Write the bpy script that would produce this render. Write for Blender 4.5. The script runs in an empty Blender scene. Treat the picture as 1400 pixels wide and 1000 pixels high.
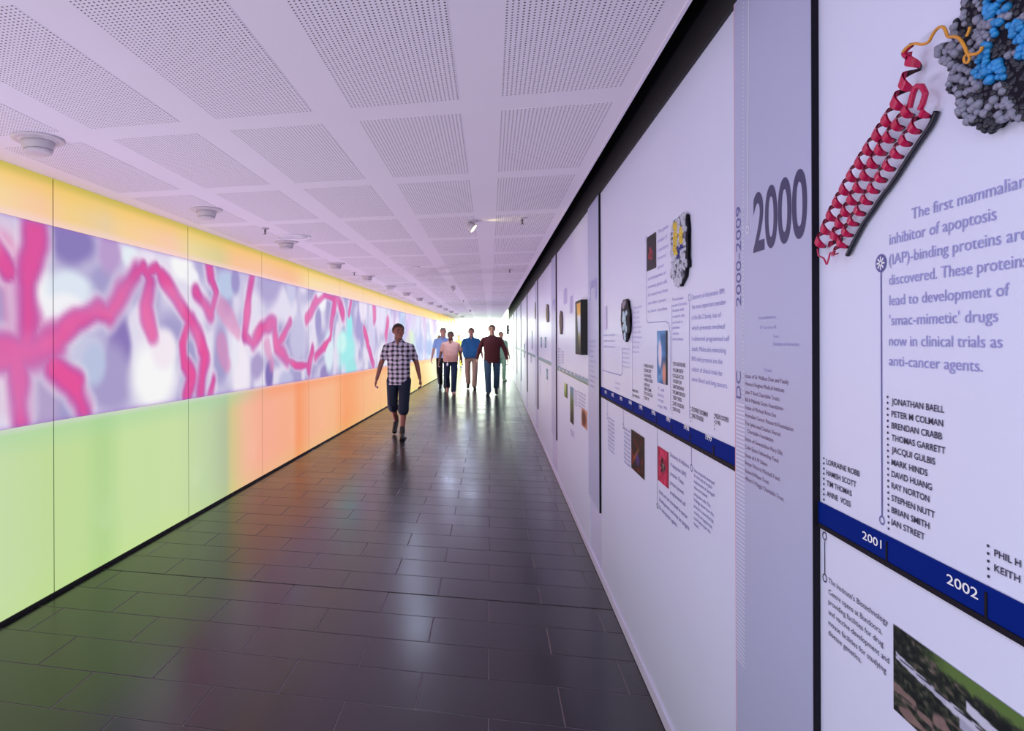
import bpy, bmesh, math, random
import numpy as np
from mathutils import Vector, Matrix
random.seed(5)
S = bpy.context.scene
COL = S.collection
PI = math.pi

# ------------------------------------------------------------------ camera
CF, CX, CY = 873.95, 485.5, 463.3
yw, pt, rl = math.radians(-11.9326), math.radians(.0015), math.radians(-.1907)
F = Vector((math.sin(yw)*math.cos(pt), math.cos(yw)*math.cos(pt), math.sin(pt)))
r0 = Vector((math.cos(yw), -math.sin(yw), 0)); u0 = r0.cross(F)
R = r0*math.cos(rl) + u0*math.sin(rl); U = -r0*math.sin(rl) + u0*math.cos(rl)
EYE = Vector((0, 0, 1.55))
cd = bpy.data.cameras.new('camera'); cam = bpy.data.objects.new('camera', cd); COL.objects.link(cam)
M = Matrix((R, U, -F)).transposed().to_4x4(); M.translation = EYE
cam.matrix_world = M
cd.sensor_width = 36; cd.lens = CF*36/1400
cd.shift_x = (700-CX)/1400; cd.shift_y = (CY-500)/1400
cd.clip_start = .05; cd.clip_end = 500
S.camera = cam

# ------------------------------------------------------------------ world and exposure
w = bpy.data.worlds.new('world'); S.world = w; w.use_nodes = True
bg = w.node_tree.nodes['Background']
bg.inputs[0].default_value = (.88, 1.0, .84, 1); bg.inputs[1].default_value = 6.5
S.view_settings.view_transform = 'Standard'; S.view_settings.look = 'None'
S.view_settings.exposure = 0.0; S.view_settings.gamma = 1
S.view_settings.use_curve_mapping = False

def light(name, typ, loc, energy, color=(1, 1, 1), **k):
    l = bpy.data.lights.new(name, typ); l.energy = energy; l.color = color
    tgt = k.pop('aim', None)
    for a, v in k.items(): setattr(l, a, v)
    o = bpy.data.objects.new(name, l); COL.objects.link(o); o.location = loc
    if tgt is not None:
        o.rotation_euler = (Vector(tgt)-Vector(loc)).to_track_quat('-Z', 'Y').to_euler()
    return o
# ring lamps for the fittings further down, plus added fill lamps out of view
for x, y, e in ((-1.0, 8.9, 6), (-1.4, 11.6, 8), (-1.1, 17.5, 18), (-.5, 17.0, 10), (-.9, 24.5, 18), (-.6, .9, 5), (-.7, -1.6, 34), (-.7, -4.4, 30)):
    light('ring_and_fill_lamp', 'AREA', (x, y, 2.505), e, (.62, .74, 1.0), shape='DISK', size=.30)
# added fill spots, no fittings, at the glowing wall's foot to brighten the ceiling
for k in range(24):
    y = -5.2+k*1.3; x = -2.6753+.0271*y
    light('foot_fill_light', 'SPOT', (x+.06, y, .05), 45, (.86, .72, 1.0), aim=(x+.06+1.75, y, 2.2), spot_size=math.radians(118), spot_blend=.6, shadow_soft_size=.003)

# ------------------------------------------------------------------ geometry of the place
LA, LB = -2.6753, .0271          # left wall  X = LA + LB*Y
RA, RB = .6609, .0078            # right wall X = RA + RB*Y
HC = 2.5255                      # ceiling height
Y0, Y1 = -7.0, 33.6              # ends of the corridor
YG = 24.8                        # end of the printed mural
def ray(x, y): return F + R*((x-CX)/CF) - U*((y-CY)/CF)
def onfloor(x, y, z=0.0):
    d = ray(x, y); return EYE + d*((z-EYE.z)/d.z)
def onwall(x, y, a, b):
    d = ray(x, y); p = EYE + d*(a/(d.x-b*d.y)); return p
def wr(x, y):
    p = onwall(x, y, RA, RB); return p.y, p.z
def wrd(x, y, d):
    p = onwall(x, y, RA-d, RB); return p.y, p.z
def wl(x, y):
    p = onwall(x, y, LA, LB); return p.y, p.z
def WR(Y, z, d=0.0):             # a point d metres proud of the right wall
    n = math.hypot(1, RB); return Vector((RA+RB*Y - d/n, Y + d*RB/n, z))
def WL(Y, z, d=0.0):
    n = math.hypot(1, LB); return Vector((LA+LB*Y + d/n, Y - d*LB/n, z))

# ------------------------------------------------------------------ helpers
def lin(c):
    if isinstance(c, str):
        c = tuple(int(c[i:i+2], 16)/255 for i in (1, 3, 5))
    return tuple(v/12.92 if v <= .04045 else ((v+.055)/1.055)**2.4 for v in c)
def mat(name, col, rough=.5, metal=0., emis=None, estr=1., noise=0., nscale=20., bump=0., spec=.5, vcol=False, coat=0.):
    m = bpy.data.materials.new(name); m.use_nodes = True
    nt = m.node_tree; N = nt.nodes; L = nt.links; b = N['Principled BSDF']
    c = lin(col) if isinstance(col, str) else col
    b.inputs['Base Color'].default_value = (*c, 1)
    b.inputs['Roughness'].default_value = rough; b.inputs['Metallic'].default_value = metal
    b.inputs['Specular IOR Level'].default_value = spec
    if coat: b.inputs['Coat Weight'].default_value = coat; b.inputs['Coat Roughness'].default_value = .06
    if vcol:
        a = N.new('ShaderNodeVertexColor'); a.layer_name = 'Col'
        L.new(a.outputs[0], b.inputs['Base Color'])
        if emis: L.new(a.outputs[0], b.inputs['Emission Color']); b.inputs['Emission Strength'].default_value = estr
    elif emis:
        b.inputs['Emission Color'].default_value = (*(lin(emis) if isinstance(emis, str) else emis), 1)
        b.inputs['Emission Strength'].default_value = estr
    if noise or bump:
        t = N.new('ShaderNodeTexCoord'); n = N.new('ShaderNodeTexNoise'); n.inputs['Scale'].default_value = nscale
        n.inputs['Detail'].default_value = 5
        L.new(t.outputs['Object'], n.inputs['Vector'])
        if noise and not vcol:
            mx = N.new('ShaderNodeMix'); mx.data_type = 'RGBA'
            mx.inputs[6].default_value = (*[v*(1-noise) for v in c], 1); mx.inputs[7].default_value = (*[min(1, v*(1+noise)) for v in c], 1)
            L.new(n.outputs['Fac'], mx.inputs[0]); L.new(mx.outputs[2], b.inputs['Base Color'])
        if bump:
            bp = N.new('ShaderNodeBump'); bp.inputs['Strength'].default_value = bump; bp.inputs['Distance'].default_value = .004
            L.new(n.outputs['Fac'], bp.inputs['Height']); L.new(bp.outputs[0], b.inputs['Normal'])
    return m
def obj(name, me, m=None, parent=None, kind=None):
    if isinstance(me, bmesh.types.BMesh):
        bm = me; me = bpy.data.meshes.new(name); bm.to_mesh(me); bm.free()
    o = bpy.data.objects.new(name, me); COL.objects.link(o)
    if m and not me.materials: me.materials.append(m)
    if parent:
        o.parent = parent
        o.matrix_parent_inverse = Matrix.Translation(parent.location).inverted() if parent.type == 'EMPTY' else Matrix()
    if kind: o['kind'] = kind
    return o
def thing(name, label, cat, loc=(0, 0, 0), group=None):
    o = bpy.data.objects.new(name, None); COL.objects.link(o); o.location = loc; o.empty_display_size = .1
    o['label'] = label; o['category'] = cat
    if group: o['group'] = group
    return o
def tag(o, label, cat, group=None):
    o['label'] = label; o['category'] = cat
    if group: o['group'] = group
    return o
def quad8(bm, p):                # eight corners: bottom four then top four
    v = [bm.verts.new(q) for q in p]
    for f in ((3, 2, 1, 0), (4, 5, 6, 7), (0, 1, 5, 4), (1, 2, 6, 5), (2, 3, 7, 6), (3, 0, 4, 7)):
        bm.faces.new([v[i] for i in f])
def box(bm, x0, x1, y0, y1, z0, z1):
    quad8(bm, [(x0, y0, z0), (x1, y0, z0), (x1, y1, z0), (x0, y1, z0), (x0, y0, z1), (x1, y0, z1), (x1, y1, z1), (x0, y1, z1)])
def wbox(bm, Y0_, Y1_, z0, z1, d0, d1, W=WR, z0b=None, z1b=None):   # a slab on a wall; z0b, z1b are the heights at Y1_
    z0b = z0 if z0b is None else z0b; z1b = z1 if z1b is None else z1b
    quad8(bm, [W(Y0_, z0, d0), W(Y0_, z0, d1), W(Y1_, z0b, d1), W(Y1_, z0b, d0),
               W(Y0_, z1, d0), W(Y0_, z1, d1), W(Y1_, z1b, d1), W(Y1_, z1b, d0)])
    bmesh.ops.recalc_face_normals(bm, faces=bm.faces)
def lathe(bm, prof, loc, n=28, axis=None):
    rings = []
    for r, z in prof:
        rings.append([bm.verts.new((loc[0]+r*math.cos(2*PI*i/n), loc[1]+r*math.sin(2*PI*i/n), loc[2]+z)) for i in range(n)])
    for a, b in zip(rings, rings[1:]):
        for i in range(n): bm.faces.new((a[i], a[(i+1) % n], b[(i+1) % n], b[i]))
    bm.faces.new(rings[-1]); bm.faces.new(rings[0][::-1])
def smooth(o, ang=True):
    for p in o.data.polygons: p.use_smooth = True
    return o

# ------------------------------------------------------------------ materials
white_wall = mat('lavender white laminate', (.75, .78, .99), .32, noise=.02, nscale=3, spec=.4)
wall_paint = mat('white painted wall', (.66, .65, .90), .5, noise=.02, nscale=4)
ceil_paint = mat('ceiling paint', (.86, .80, .90), .8, noise=.015, nscale=3)
black = mat('black paint', (.006, .006, .008), .6, noise=.2, nscale=30)
black_edge = mat('black edge', (.010, .008, .016), .55, noise=.1, spec=.1)
fixture_white = mat('fixture white', (.62, .56, .62), .4, noise=.02)
fixture_dark = mat('fixture grey', (.16, .14, .15), .5, noise=.05)
navy = mat('navy band', (.001, .016, .20), .6, spec=.04, noise=.08, nscale=4)
teal = mat('faded teal band', (.16, .30, .42), .35, noise=.08, nscale=4)
white_ink = mat('white ink', (.9, .9, .95), .5, noise=.02)
ink_dark = mat('dark ink', (.022, .02, .07), .5, noise=.05)
ink_blue = mat('slate blue ink', (.11, .11, .36), .5, noise=.05)
ink_pale = mat('pale violet ink', (.34, .34, .68), .5, noise=.05)
ink_brown = mat('brown ink', (.17, .10, .20), .5, noise=.05)
ink_2000 = mat('numeral ink', (.035, .035, .12), .45, noise=.05)
print_mat = mat('printed photograph', (1, 1, 1), .45, vcol=True, spec=.12)
glow_mat = mat('backlit glass', (1, 1, 1), .5, vcol=True, emis=True, estr=.90, spec=.15)
# make the backlit glass mostly a light source: dark diffuse base
for n_ in list(glow_mat.node_tree.links):
    if n_.to_socket.name == 'Base Color': glow_mat.node_tree.links.remove(n_)
glow_mat.node_tree.nodes['Principled BSDF'].inputs['Base Color'].default_value = (.03, .03, .03, 1)
silver = mat('brushed silver', (.50, .53, .76), .38, metal=.12, noise=.03, nscale=2)
grout = mat('grey grout', (.16, .13, .15), .6, noise=.15, nscale=40)

def tile_material():
    m = bpy.data.materials.new('charcoal stone tile'); m.use_nodes = True
    nt = m.node_tree; N = nt.nodes; L = nt.links; b = N['Principled BSDF']
    t = N.new('ShaderNodeTexCoord'); g = N.new('ShaderNodeNewGeometry'); oi = N.new('ShaderNodeObjectInfo')
    n = N.new('ShaderNodeTexNoise'); n.inputs['Scale'].default_value = 2.2; n.inputs['Detail'].default_value = 7
    L.new(g.outputs['Position'], n.inputs['Vector'])
    n2 = N.new('ShaderNodeTexNoise'); n2.inputs['Scale'].default_value = 60; n2.inputs['Detail'].default_value = 4
    L.new(g.outputs['Position'], n2.inputs['Vector'])
    ad = N.new('ShaderNodeMath'); ad.operation = 'MULTIPLY_ADD'; ad.inputs[1].default_value = .35
    L.new(oi.outputs['Random'], ad.inputs[0]); L.new(n.outputs['Fac'], ad.inputs[2])
    cr = N.new('ShaderNodeValToRGB'); e = cr.color_ramp.elements
    e[0].position = .35; e[0].color = (.004, .004, .005, 1); e[1].position = .95; e[1].color = (.011, .0105, .013, 1)
    L.new(ad.outputs[0], cr.inputs[0]); L.new(cr.outputs[0], b.inputs['Base Color'])
    rr = N.new('ShaderNodeMapRange'); rr.inputs[1].default_value = .3; rr.inputs[2].default_value = .95
    rr.inputs[3].default_value = .19; rr.inputs[4].default_value = .27
    L.new(ad.outputs[0], rr.inputs[0]); L.new(rr.outputs[0], b.inputs['Roughness'])
    b.inputs['Specular IOR Level'].default_value = .72
    bp = N.new('ShaderNodeBump'); bp.inputs['Strength'].default_value = .06; bp.inputs['Distance'].default_value = .002
    L.new(n2.outputs['Fac'], bp.inputs['Height']); L.new(bp.outputs[0], b.inputs['Normal'])
    return m
tile_mat = tile_material()

def perforated_material(px, py):
    m = bpy.data.materials.new('perforated plasterboard'); m.use_nodes = True
    nt = m.node_tree; N = nt.nodes; L = nt.links; b = N['Principled BSDF']
    t = N.new('ShaderNodeTexCoord'); s = N.new('ShaderNodeSeparateXYZ'); L.new(t.outputs['Object'], s.inputs[0])
    def mth(op, a, v):
        k = N.new('ShaderNodeMath'); k.operation = op
        for i, q in enumerate((a, v)):
            if q is None: continue
            if isinstance(q, (int, float)): k.inputs[i].default_value = q
            else: L.new(q, k.inputs[i])
        return k.outputs[0]
    def cell(src, p):
        f = mth('FRACT', mth('DIVIDE', src, p), None); f = mth('SUBTRACT', f, .5); f = mth('MULTIPLY', f, p)
        return mth('MULTIPLY', f, f)
    d = mth('SQRT', mth('ADD', cell(s.outputs[0], px), cell(s.outputs[1], py)), None)
    h = mth('LESS_THAN', d, .0034)
    mx = N.new('ShaderNodeMix'); mx.data_type = 'RGBA'
    mx.inputs[6].default_value = (.86, .80, .90, 1); mx.inputs[7].default_value = (.07, .06, .08, 1)
    L.new(h, mx.inputs[0]); L.new(mx.outputs[2], b.inputs['Base Color']); b.inputs['Roughness'].default_value = .8
    return m
perf_mat = perforated_material(.44/27, 1.0/60)

# ------------------------------------------------------------------ floor
bm = bmesh.new(); box(bm, -3.4, 1.3, Y0, Y1, -.12, -.0015)
floor = obj('floor', bm, grout, kind='structure')
TW, TD, G = .6, .3, .0022
rows = []
k = 0
yy = .27-.0071
tiles = []
r_ = int((Y0-yy)/TD)-1
while yy + r_*TD < Y1:
    ya, yb = yy+r_*TD, yy+(r_+1)*TD
    off = -.0121 + (0 if (r_ % 2) == (9 % 2) else .3)
    i = -6
    while off+i*TW < 1.2:
        xa, xb = off+i*TW, off+(i+1)*TW
        xm = LA+LB*((ya+yb)/2) - .02
        if xb > xm and xa < RA+RB*yb+.02:
            xa2, xb2 = max(xa, xm), min(xb, RA+RB*yb+.03)
            if xb2-xa2 > .03: tiles.append((xa2+G, xb2-G, max(ya, Y0)+G, min(yb, Y1)-G, r_))
        i += 1
    r_ += 1
def infront(t): return (Vector(((t[0]+t[1])/2, (t[2]+t[3])/2, 0))-EYE).dot(F)
def seen(t):
    p = Vector(((t[0]+t[1])/2, (t[2]+t[3])/2, 0))-EYE
    z = p.dot(F)
    return z > 1.9 and -80 < CX+CF*p.dot(R)/z < 1480
cand = sorted([t for t in tiles if seen(t)], key=infront)
near_t = cand[:299]; ns = set(map(id, near_t))
def tile_box(bm, t, cx=0, cy=0):
    x0, x1, y0, y1 = t[0]-cx, t[1]-cx, t[2]-cy, t[3]-cy; b = .0018
    v = [bm.verts.new(q) for q in ((x0, y0, -.003), (x1, y0, -.003), (x1, y1, -.003), (x0, y1, -.003),
                                   (x0, y0, -b), (x1, y0, -b), (x1, y1, -b), (x0, y1, -b),
                                   (x0+b, y0+b, 0), (x1-b, y0+b, 0), (x1-b, y1-b, 0), (x0+b, y1-b, 0))]
    for f in ((0, 1, 5, 4), (1, 2, 6, 5), (2, 3, 7, 6), (3, 0, 4, 7), (4, 5, 9, 8), (5, 6, 10, 9), (6, 7, 11, 10), (7, 4, 8, 11), (8, 9, 10, 11)):
        bm.faces.new([v[i] for i in f])
cache = {}
for t in near_t:
    cx, cy = (t[0]+t[1])/2, (t[2]+t[3])/2
    key = (round(t[1]-t[0], 3), round(t[3]-t[2], 3))
    if key not in cache:
        bm = bmesh.new(); tile_box(bm, t, cx, cy); me = bpy.data.meshes.new('tile'); bm.to_mesh(me); bm.free(); me.materials.append(tile_mat); cache[key] = me
    o = obj('tile', cache[key], None, floor)
    o.location = (cx, cy, random.uniform(0, .0006)); o.rotation_euler = (random.uniform(-.0006, .0006), random.uniform(-.0006, .0006), 0)
bm = bmesh.new()
for t in tiles:
    if id(t) not in ns: tile_box(bm, t)
obj('distant_tiles', bm, tile_mat, floor, kind='stuff')
# movement joint across the floor
bm = bmesh.new(); jy = yy+12*TD; box(bm, LA+LB*jy, RA+RB*jy, jy-.005, jy+.005, -.004, .0012)
obj('movement_joint', bm, black, floor)

# ------------------------------------------------------------------ ceiling
bm = bmesh.new()
CE = .572                        # edge of the ceiling along the timeline wall
box(bm, -3.3, CE, Y0, Y1, HC, HC+.14)
ceiling = obj('ceiling', bm, ceil_paint, kind='structure')
bm = bmesh.new(); box(bm, CE-.012, CE, Y0, Y1, HC-.006, HC-.0001); obj('edge_bead', bm, mat('white bead', (.82, .76, .9), .5, noise=.02), ceiling)
kh = (HC-1.55)/.95
cols = [(a*kh, b*kh) for a, b in ((.045, .488), (-.557, -.117), (-1.155, -.722), (-1.753, -1.320), (-2.352, -1.918))]
PY0, PP, PL = 2.73*kh, 1.16*kh, 1.0*kh
bm = bmesh.new(); box(bm, -.22*kh, .22*kh, -.5*kh, .5*kh, 0, .006)
bmesh.ops.recalc_face_normals(bm, faces=bm.faces)
pme = bpy.data.meshes.new('perforated_panel'); bm.to_mesh(pme); bm.free(); pme.materials.append(perf_mat)
farbm = bmesh.new()
i = -8
while PY0+i*PP+PL < Y1:
    ya = PY0+i*PP; yc = ya+PL/2
    for a, b in cols:
        if ya+PL < Y0+.1: continue
        if a < LA+LB*(ya+PL)+.05: a = LA+LB*(ya+PL)+.10
        if b-a < .1: continue
        o = obj('perforated_panel', pme, None, ceiling); o.location = ((a+b)/2, yc, HC-.0012)
        o.scale = ((b-a)/(.44*kh), 1, 1)
    i += 1

# ------------------------------------------------------------------ right wall shell
wall_right = None
for k in range(12):              # built bay by bay
    ya, yb = Y0+(Y1-Y0)*k/12, Y0+(Y1-Y0)*(k+1)/12
    bm = bmesh.new(); wbox(bm, ya, yb, -.1, 3.3, -.2, 0)
    o = obj('wall_right', bm, wall_paint, kind='structure'); wall_right = wall_right or o
bm = bmesh.new(); box(bm, CE, 1.4, Y0, Y1, 3.0, 3.05); box(bm, CE-.01, CE-.0, Y0, Y1, HC+.1401, 3.0)
obj('trim_1', bm, black, kind='structure')
bm = bmesh.new(); wbox(bm, Y0, Y1, 2.47, 3.0, .0002, .016); obj('shade_strip', bm, black, kind='structure')  # black strip added over the wall's top in place of its shade
bm = bmesh.new(); wbox(bm, Y0, Y1, .004, .058, .0, .012)
obj('baseboard_right', bm, mat('white skirting', (.80, .76, .95), .35, noise=.02), kind='structure')
bm = bmesh.new(); wbox(bm, Y0, Y1, .0, .004, .0, .014); obj('trim_3', bm, black, kind='structure')

# ------------------------------------------------------------------ left wall: backlit glass with the printed mural
bm = bmesh.new(); wbox(bm, Y0, YG, -.1, HC+.1, -.3, -.03, W=WL)
wall_left = obj('wall_left', bm, black, kind='structure')
bm = bmesh.new(); wbox(bm, Y0, YG, 0, .022, -.03, .006, W=WL); obj('baseboard_left', bm, black, kind='structure')

def smoothstep(a, b, x):
    t = np.clip((x-a)/(b-a), 0, 1); return t*t*(3-2*t)
rng = np.random.RandomState(7)
LAT = rng.rand(64, 64)
def vnoise(x, y):
    xi = np.floor(x).astype(int); yi = np.floor(y).astype(int); fx = x-xi; fy = y-yi
    fx = fx*fx*(3-2*fx); fy = fy*fy*(3-2*fy)
    g = lambda a, b: LAT[a % 64, b % 64]
    return (g(xi, yi)*(1-fx)+g(xi+1, yi)*fx)*(1-fy)+(g(xi, yi+1)*(1-fx)+g(xi+1, yi+1)*fx)*fy
def interp_col(x, stops):
    xs = [s[0] for s in stops]; out = []
    for k in range(3): out.append(np.interp(x, xs, [s[1][k]/255 for s in stops]))
    return np.stack(out, -1)
def px_Y(x): return wl(x, 470)[0]
LOW = [(px_Y(a), c) for a, c in ((0, (205, 228, 172)), (60, (200, 227, 160)), (110, (200, 228, 158)), (140, (184, 220, 148)), (170, (205, 232, 165)),
       (240, (208, 230, 168)), (285, (196, 218, 170)), (308, (186, 200, 160)), (317, (222, 205, 145)), (335, (250, 192, 158)), (356, (255, 180, 152)),
       (400, (255, 180, 140)), (407, (255, 158, 105)), (425, (255, 184, 142)), (455, (255, 188, 140)), (472, (255, 165, 105)), (500, (255, 188, 135)),
       (535, (255, 200, 140)), (560, (252, 226, 150)), (578, (255, 205, 120)), (592, (255, 245, 190)))]
LOW = [(-8, (200, 228, 165)), (0, (190, 225, 150))]+LOW
UPP = [(px_Y(a), c) for a, c in ((0, (255, 222, 165)), (55, (255, 208, 165)), (95, (252, 215, 140)), (145, (240, 212, 165)), (170, (255, 215, 150)), (235, (255, 208, 175)),
       (262, (242, 222, 160)), (300, (226, 212, 150)), (322, (255, 200, 150)), (360, (255, 200, 160)), (400, (255, 195, 150)), (425, (255, 228, 170)),
       (470, (255, 218, 185)), (520, (255, 222, 180)), (560, (255, 215, 160)), (592, (255, 222, 130)))]
UPP = [(-8, (255, 215, 150)), (0, (250, 220, 150))]+UPP
ZT = lambda Y: 2.237
def ZB(Y): return np.interp(Y, MBY, MBZ)
_mb = [wl(*q) for q in ((0, 588.5), (74, 575.5), (257, 546), (420, 519.5), (568, 494), (592, 490.5))]
MBY = [-8]+[a for a, b in _mb]; MBZ = [_mb[0][1]]+[b for a, b in _mb]
def low_col(Y, Z):
    c = interp_col(Y, LOW); t = ((Z-.02)/1.0)
    near = smoothstep(.80, .98, Z/ZB(Y))
    tealc = np.array([170, 220, 170])/255; och = np.array([255, 150, 95])/255
    k = smoothstep(6.0, 7.2, Y)[..., None]
    tgt = tealc*(1-k)+och*k
    c = c*(1-near[..., None]*.45)+tgt*near[..., None]*.45
    edge = smoothstep(.975, 1.0, Z/ZB(Y))[..., None]*.5
    c = c*(1-edge)+edge*np.array([.93, .86, .97])
    gl = smoothstep(.25, .0, Z)[..., None]*.12
    return c*(1-gl)+gl*np.array([.8, .95, .4])
def upp_col(Y, Z):
    c = interp_col(Y, UPP)
    t = smoothstep(2.33, HC-.03, Z)[..., None]
    yel = np.array([250, 205, 95])/255
    c = c*(1-t*.6)+yel*t*.6
    e = smoothstep(HC-.075, HC-.0, Z)[..., None]  # shadow gradient under the ceiling edge, put into the glow as an olive dimming
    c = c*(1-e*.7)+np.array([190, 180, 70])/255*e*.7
    p = smoothstep(2.31, 2.237, Z)[..., None]
    return c*(1-p*.6)+np.array([1., .86, .93])*p*.6
STROKES = [(.085, [(45, 298), (48, 338), (38, 386), (38, 459), (34, 480)]), (.10, [(-30, 482), (0, 485), (42, 480), (77, 469)]),
 (.075, [(77, 469), (106, 437), (134, 427), (152, 432)]), (.085, [(150, 432), (173, 392), (186, 375)]), (.075, [(22, 485), (26, 530), (29, 580)]),
 (.075, [(74, 500), (90, 516), (104, 528)]), (.075, [(100, 524), (110, 548), (116, 568)]), (.075, [(205, 386), (198, 418), (208, 457)]),
 (.065, [(221, 376), (243, 414), (266, 446)]), (.08, [(262, 440), (280, 485), (275, 538)]), (.07, [(269, 400), (288, 430)]),
 (.07, [(286, 362), (288, 378)]), (.075, [(345, 376), (339, 418), (334, 459)]), (.08, [(346, 470), (358, 450), (373, 442)]), (.09, [(375, 444), (378, 474), (393, 493)]),
 (.06, [(381, 470), (397, 442)]), (.08, [(420, 436), (432, 413)]), (.09, [(422, 503), (427, 482)]), (.07, [(431, 488), (444, 474)]),
 (.12, [(453, 440), (460, 405)]), (.12, [(462, 410), (468, 430)]), (.06, [(480, 412), (477, 430)]), (.10, [(502, 468), (506, 484), (511, 498)]),
 (.15, [(511, 418), (512, 432)]), (.10, [(498, 450), (503, 470)]), (.07, [(255, 500), (262, 515), (256, 540)]), (.06, [(292, 520), (287, 540)]), (.15, [(530, 440), (528, 460)]),
 (.05, [(-25, 300), (0, 350), (12, 372)]), (.05, [(186, 376), (196, 366), (205, 384)]), (.045, [(205, 372), (214, 366), (222, 378)]), (.05, [(258, 440), (250, 470), (252, 500)]), (.045, [(288, 378), (296, 400), (290, 425)]),
 (.05, [(334, 458), (345, 470)]), (.045, [(393, 492), (405, 500), (420, 500)]), (.05, [(432, 415), (444, 404), (455, 408)]), (.05, [(444, 474), (452, 462), (454, 440)])]
STROKES = [(r, [wl(*p) for p in pts]) for r, pts in STROKES]
FADED = [(.09, [wl(*p) for p in pts]) for pts in ([(0, 330), (14, 360), (22, 400), (20, 450)], [(300, 418), (312, 432), (326, 456)], [(365, 470), (372, 500)], [(302, 470), (310, 500)])]
BLOBS = [((w_[0], w_[1]), r, c) for w_, r, c in [(wl(*p), r, c) for p, r, c in (
 ((100, 330), (.30, .16), (140, 125, 190)), ((150, 345), (.16, .16), (190, 160, 210)), ((165, 475), (.16, .25), (140, 120, 188)), ((150, 520), (.3, .3), (172, 160, 208)),
 ((62, 425), (.10, .26), (255, 255, 255)), ((95, 395), (.25, .13), (228, 238, 250)), ((90, 425), (.22, .12), (250, 250, 255)), ((178, 348), (.12, .11), (235, 245, 252)), ((203, 355), (.14, .13), (240, 232, 248)),
 ((212, 510), (.38, .36), (255, 255, 255)), ((222, 480), (.22, .18), (250, 240, 250)), ((248, 362), (.24, .17), (255, 255, 255)), ((262, 380), (.15, .1), (250, 250, 255)),
 ((120, 480), (.2, .12), (205, 205, 232)), ((130, 500), (.14, .16), (190, 200, 230)), ((60, 545), (.14, .25), (185, 165, 208)), ((8, 340), (.14, .2), (228, 205, 230)), ((8, 540), (.10, .2), (225, 205, 228)),
 ((302, 480), (.22, .36), (168, 160, 208)), ((310, 390), (.25, .15), (190, 205, 235)), ((322, 385), (.12, .16), (160, 150, 205)), ((330, 510), (.26, .45), (248, 240, 250)), ((322, 480), (.12, .25), (240, 238, 250)),
 ((368, 390), (.45, .28), (178, 168, 214)), ((352, 500), (.2, .2), (176, 160, 208)), ((368, 515), (.16, .2), (128, 112, 182)), ((398, 390), (.2, .35), (205, 205, 235)), ((390, 520), (.3, .15), (195, 195, 230)),
 ((408, 460), (.35, .35), (200, 196, 228)), ((435, 440), (.2, .3), (160, 152, 205)), ((440, 410), (.25, .2), (250, 250, 255)), ((444, 510), (.3, .15), (150, 135, 195)), ((450, 480), (.3, .35), (225, 240, 250)),
 ((474, 480), (.75, .40), (165, 240, 240)), ((466, 470), (.4, .22), (205, 250, 246)), ((480, 505), (.5, .2), (160, 235, 235)), ((478, 448), (.25, .25), (150, 238, 240)), ((492, 445), (.5, .4), (165, 152, 208)),
 ((497, 420), (.4, .3), (240, 230, 248)), ((520, 430), (.7, .5), (235, 225, 248)), ((508, 460), (.4, .5), (215, 208, 240)), ((524, 490), (.8, .4), (240, 235, 250)), ((560, 462), (.9, .3), (225, 240, 150)),
 ((575, 470), (1.2, .35), (140, 135, 205)), ((553, 450), (.8, .4), (180, 170, 225)), ((586, 475), (1.6, .3), (120, 125, 205)), ((566, 440), (1.2, .3), (215, 195, 240)))]]
def mural_col(Y, Z):
    n = vnoise(Y*2.3+3, Z*2.6+1)*.6+vnoise(Y*5.1+9, Z*4.7+5)*.4
    a = np.array([168, 160, 208])/255; b = np.array([232, 226, 245])/255
    c = a+(b-a)*smoothstep(.30, .68, n)[..., None]
    for (by, bz), (ry, rz), col in BLOBS:
        d = np.sqrt(((Y-by)/ry)**2+((Z-bz)/rz)**2) + (n-.5)*.5
        m = 1-smoothstep(.55, 1.15, d); c = c*(1-m[..., None])+m[..., None]*np.array(col)/255
    # far part of the mural: vertical streaks seen at a grazing angle
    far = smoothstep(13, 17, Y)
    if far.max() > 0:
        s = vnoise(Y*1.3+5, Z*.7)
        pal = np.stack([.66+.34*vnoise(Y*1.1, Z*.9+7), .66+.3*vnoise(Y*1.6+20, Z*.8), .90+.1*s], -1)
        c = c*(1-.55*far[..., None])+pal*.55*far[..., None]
    def seg(pts, rr):
        dm = np.full(Y.shape, 9.)
        for (y0, z0), (y1, z1) in zip(pts, pts[1:]):
            vx, vz = y1-y0, z1-z0; t = np.clip(((Y-y0)*vx+(Z-z0)*vz)/(vx*vx+vz*vz+1e-9), 0, 1)
            dm = np.minimum(dm, np.hypot(Y-y0-t*vx, Z-z0-t*vz))
        return dm/(rr*1.1)
    wob = (vnoise(Y*6, Z*6)-.5)*.7
    for rr, pts in FADED:
        d = seg(pts, rr)+wob; m = (1-smoothstep(.5, 1.3, d))[..., None]*.6
        c = c*(1-m)+m*np.array([232, 140, 190])/255
    ds = [seg(pts, rr)+wob for rr, pts in STROKES]
    d = np.minimum.reduce(ds)
    halo = (1-smoothstep(1.1, 1.9, d))[..., None]*.55
    c = c*(1-halo)+halo*np.array([250, 238, 250])/255
    m = (1-smoothstep(.50, 1.50, d))[..., None]*(.80+.20*smoothstep(.25, .6, vnoise(Y*3.1+7, Z*3.3+2)))[..., None]
    core = np.array([236, 82, 158])/255; edge = np.array([188, 84, 170])/255
    tt = np.clip(smoothstep(.15, .95, d)*.7+vnoise(Y*4+31, Z*4)*.5-.15, 0, 1)[..., None]
    c = c*(1-m)+m*(core*(1-tt)+edge*tt)
    e = np.minimum(smoothstep(.0, .03, Z-ZB(Y)), smoothstep(0, .03, ZT(Y)-Z))[..., None]
    return c*(.6+.4*e)+(1-e)*.4*np.array([.62, .42, .80])
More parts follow.
